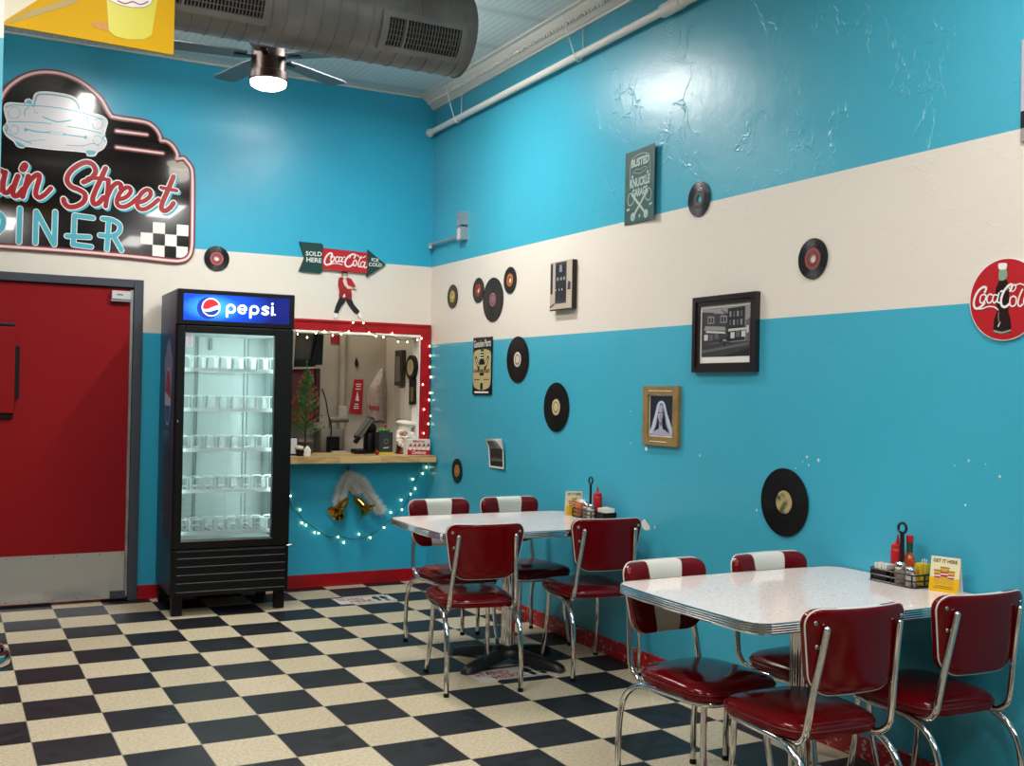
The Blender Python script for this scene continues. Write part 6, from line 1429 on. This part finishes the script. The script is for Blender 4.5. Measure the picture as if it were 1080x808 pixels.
mb.build('bow', t); mb = MB(redpl); mb.ball((cx + .01, .78, zt + .05), .012, 0, 10); mb.tube([(cx + .01, .78, zt + .02), (cx + .01, .78, zt + .045)], .003, 0, 6); mb.build('red_pick', t)
x = at(397.5, 477, .70).x; mb = MB(mat('ornament_red', '8a1820', .2, .3), gold); mb.ball((x, .70, CZ + .018), .018, 0, 14); mb.lathe([(.005, .034), (.005, .042)], (x, .70, CZ), 1, 8); tag(mb.build('red_ornament', loc=(x, .7, CZ)), 'small red ball ornament left of the gift box', 'ornament')
# santa jar
Ys = .825; a, b = at(414.5, 474, Ys), at(437, 474, Ys); cx = (a.x + b.x) / 2 - .002; zt = at(425, 444, Ys - .06).z; Hs = zt - CZ
t = thing('santa_jar', 'white bearded santa head jar wearing a chef hat on the counter', 'cookie jar', (cx, Ys, CZ))
porc = mat('white_porcelain', 'e4dfd4', .25, coat=.4); sk = mat('painted_skin', 'c98a72', .35); br_ = mat('jar_brown', '5a1f14', .35)
mb = MB(br_); mb.lathe([(.058, 0), (.062, .004), (.062, .012), (.056, .02), (.054, Hs * .2), (.05, Hs * .4)], (cx, Ys, CZ), 0, 28); mb.build('jar_base', t)
hc = Vector((cx - .002, Ys - .008, CZ + Hs * .55)); mb = MB(porc); mb.ball(hc, .066, 0, 24, (1, .95, 1.05)); b_o = mb.build('head', t)
mb = MB(porc)
for dx, dz, r in ((-.056, -.012, .022), (-.054, -.036, .024), (-.04, -.058, .026), (-.018, -.074, .024), (.006, -.078, .022), (.03, -.066, .026), (.05, -.045, .026), (.06, -.016, .024), (.058, .012, .02), (-.03, -.036, .024), (0, -.05, .028), (.028, -.04, .026), (.03, -.012, .026)):
    mb.ball(hc + Vector((dx, -.040 + abs(dx) * .25, dz)), r, 0, 12)
mb.tube([hc + Vector((-.046, -.058, -.004)), hc + Vector((-.026, -.076, -.010)), hc + Vector((-.014, -.074, -.016)), hc + Vector((.012, -.068, -.004))], [.004, .010, .010, .004], 0, 10)
mb.build('beard', b_o); mb = MB(sk); mb.ball(hc + Vector((-.018, -.040, .018)), .034, 0, 16, (1.05, .8, .72)); mb.ball(hc + Vector((-.022, -.072, .006)), .0095, 0, 10); mb.build('face', b_o)
mb = MB(porc); mb.tube([hc + Vector((-.042, -.062, .034)), hc + Vector((-.030, -.068, .038))], .004, 0, 8); mb.tube([hc + Vector((-.012, -.068, .038)), hc + Vector((.002, -.064, .034))], .004, 0, 8); mb.build('eyebrows', b_o)
mb = MB(ink); mb.ball(hc + Vector((-.036, -.066, .024)), .004, 0, 8); mb.ball(hc + Vector((-.006, -.067, .024)), .004, 0, 8); mb.build('eyes', b_o)
mb = MB(mat('painted_lip', '9c2a2a', .3)); mb.ball(hc + Vector((-.020, -.080, -.024)), .007, 0, 8, (1.5, .5, .7)); mb.build('mouth', b_o)
HT = Matrix.Translation(hc + Vector((.006, .004, .046))) @ Matrix.Rotation(R(8), 4, 'Y')
mb = MB(porc); mb.lathe([(.050, -.006), (.056, 0), (.056, .018), (.058, .024), (.070, .032), (.077, .044), (.073, .058), (.055, .068), (.028, .073), (.004, .074)], (0, 0, 0), 0, 28, HT); mb.build('chef_hat', b_o)
# glasses behind santa (brown roofed jar)
x = at(443, 470, .86).x; t = thing('gingerbread_jar', 'brown roofed gingerbread jar half hidden behind the red and white box', 'cookie jar', (x, .86, CZ)); zt = at(442, 449, .84).z
mb = MB(br_); mb.rbox((x - .055, .81, CZ), (x + .05, .91, CZ + (zt - CZ) * .55), .01); mb.build('body', t); mb = MB(mat('roof_brown', '6e4420', .4)); PRf = Plane((0, .8, 0), (1, 0, 0), (0, 0, 1)); z_a = CZ + (zt - CZ) * .55; mb.prism([(x - .062, z_a), (x + .058, z_a), (x + .03, zt - .01), (x - .01, zt), (x - .035, zt - .02)], PRf, -.12, .0, 0); mb.build('roof', t, bevel=.004)
mb = MB(mat('towel_white', 'dcd6cc', .6)); q = [(430, 446), (432, 432), (434, 428), (439, 428), (440, 432), (438, 448), (437, 462)]
x0 = at(435, 440, 1.0).x; z0, z1 = CZ, at(436, 427, 1.0).z
loops = [[(x0 + .022 * cos(a_) * s_ + o_, 1.0 + .018 * sin(a_) * s_, z0 + (z1 - z0) * f) for a_ in [2 * pi * i / 16 for i in range(16)]] for f, s_, o_ in ((0, 1.3, -.01), (.4, 1.2, -.008), (.7, 1.0, 0), (.86, .9, .006), (.92, 1.1, .006), (.97, 1, .006), (1, .5, .006))]
mb.loft(loops, 0, True); tag(mb.build('white_bottle', loc=(x0, 1.0, CZ)), 'tall pale bottle standing behind the santa jar', 'bottle')
# red and white box
a, b = at(429.5, 480, .64), at(454, 480, .64); zt = at(440, 463.5, .64).z; t = thing('christmas_box', 'red and white printed christmas box at the right end of the counter', 'box', ((a.x + b.x) / 2, .66, CZ)); w = b.x - a.x
mb = MB(mat('box_white', 'ddd5cb', .5)); mb.box((a.x, .64, CZ), (b.x - .005, .72, zt)); mb.build('carton', t, bevel=.002)
BPl = Plane((0, .64, 0), (1, 0, 0), (0, 0, 1)); mb = MB(redp, whitep, skin, ink); hz = zt - CZ; mb.poly([(a.x + .001, CZ + .001), (b.x - .006, CZ + .001), (b.x - .006, CZ + hz * .3), (a.x + .001, CZ + hz * .38)], BPl, .0005, 0)
for i in range(5):
    cx_ = a.x + w * (.12 + .19 * i); mb.poly(circ(cx_, CZ + hz * .48, hz * .11, 14), BPl, .0008, 2); mb.poly([(cx_ - hz * .13, CZ + hz * .56), (cx_ + hz * .13, CZ + hz * .56), (cx_ + hz * .05, CZ + hz * .76)], BPl, .001, 0); mb.poly(circ(cx_, CZ + hz * .4, hz * .09, 12), BPl, .0011, 1); mb.poly(circ(cx_ - hz * .03, CZ + hz * .5, hz * .018, 6), BPl, .0011, 3)
mb.text('Merry', BPl, a.x + w * .24, CZ + hz * .76, w * .5, hz * .2, .001, 0, bold=.02); mb.text('Christmas', BPl, a.x + w * .2, CZ + hz * .06, w * .6, hz * .22, .001, 1, bold=.02); mb.build('printed_art', t)
for o in list(bpy.data.objects):
    if o.name.startswith('diner_chair') or o.name.startswith('diner_table'): o['category'] = 'chair' if 'chair' in o.name else 'table'
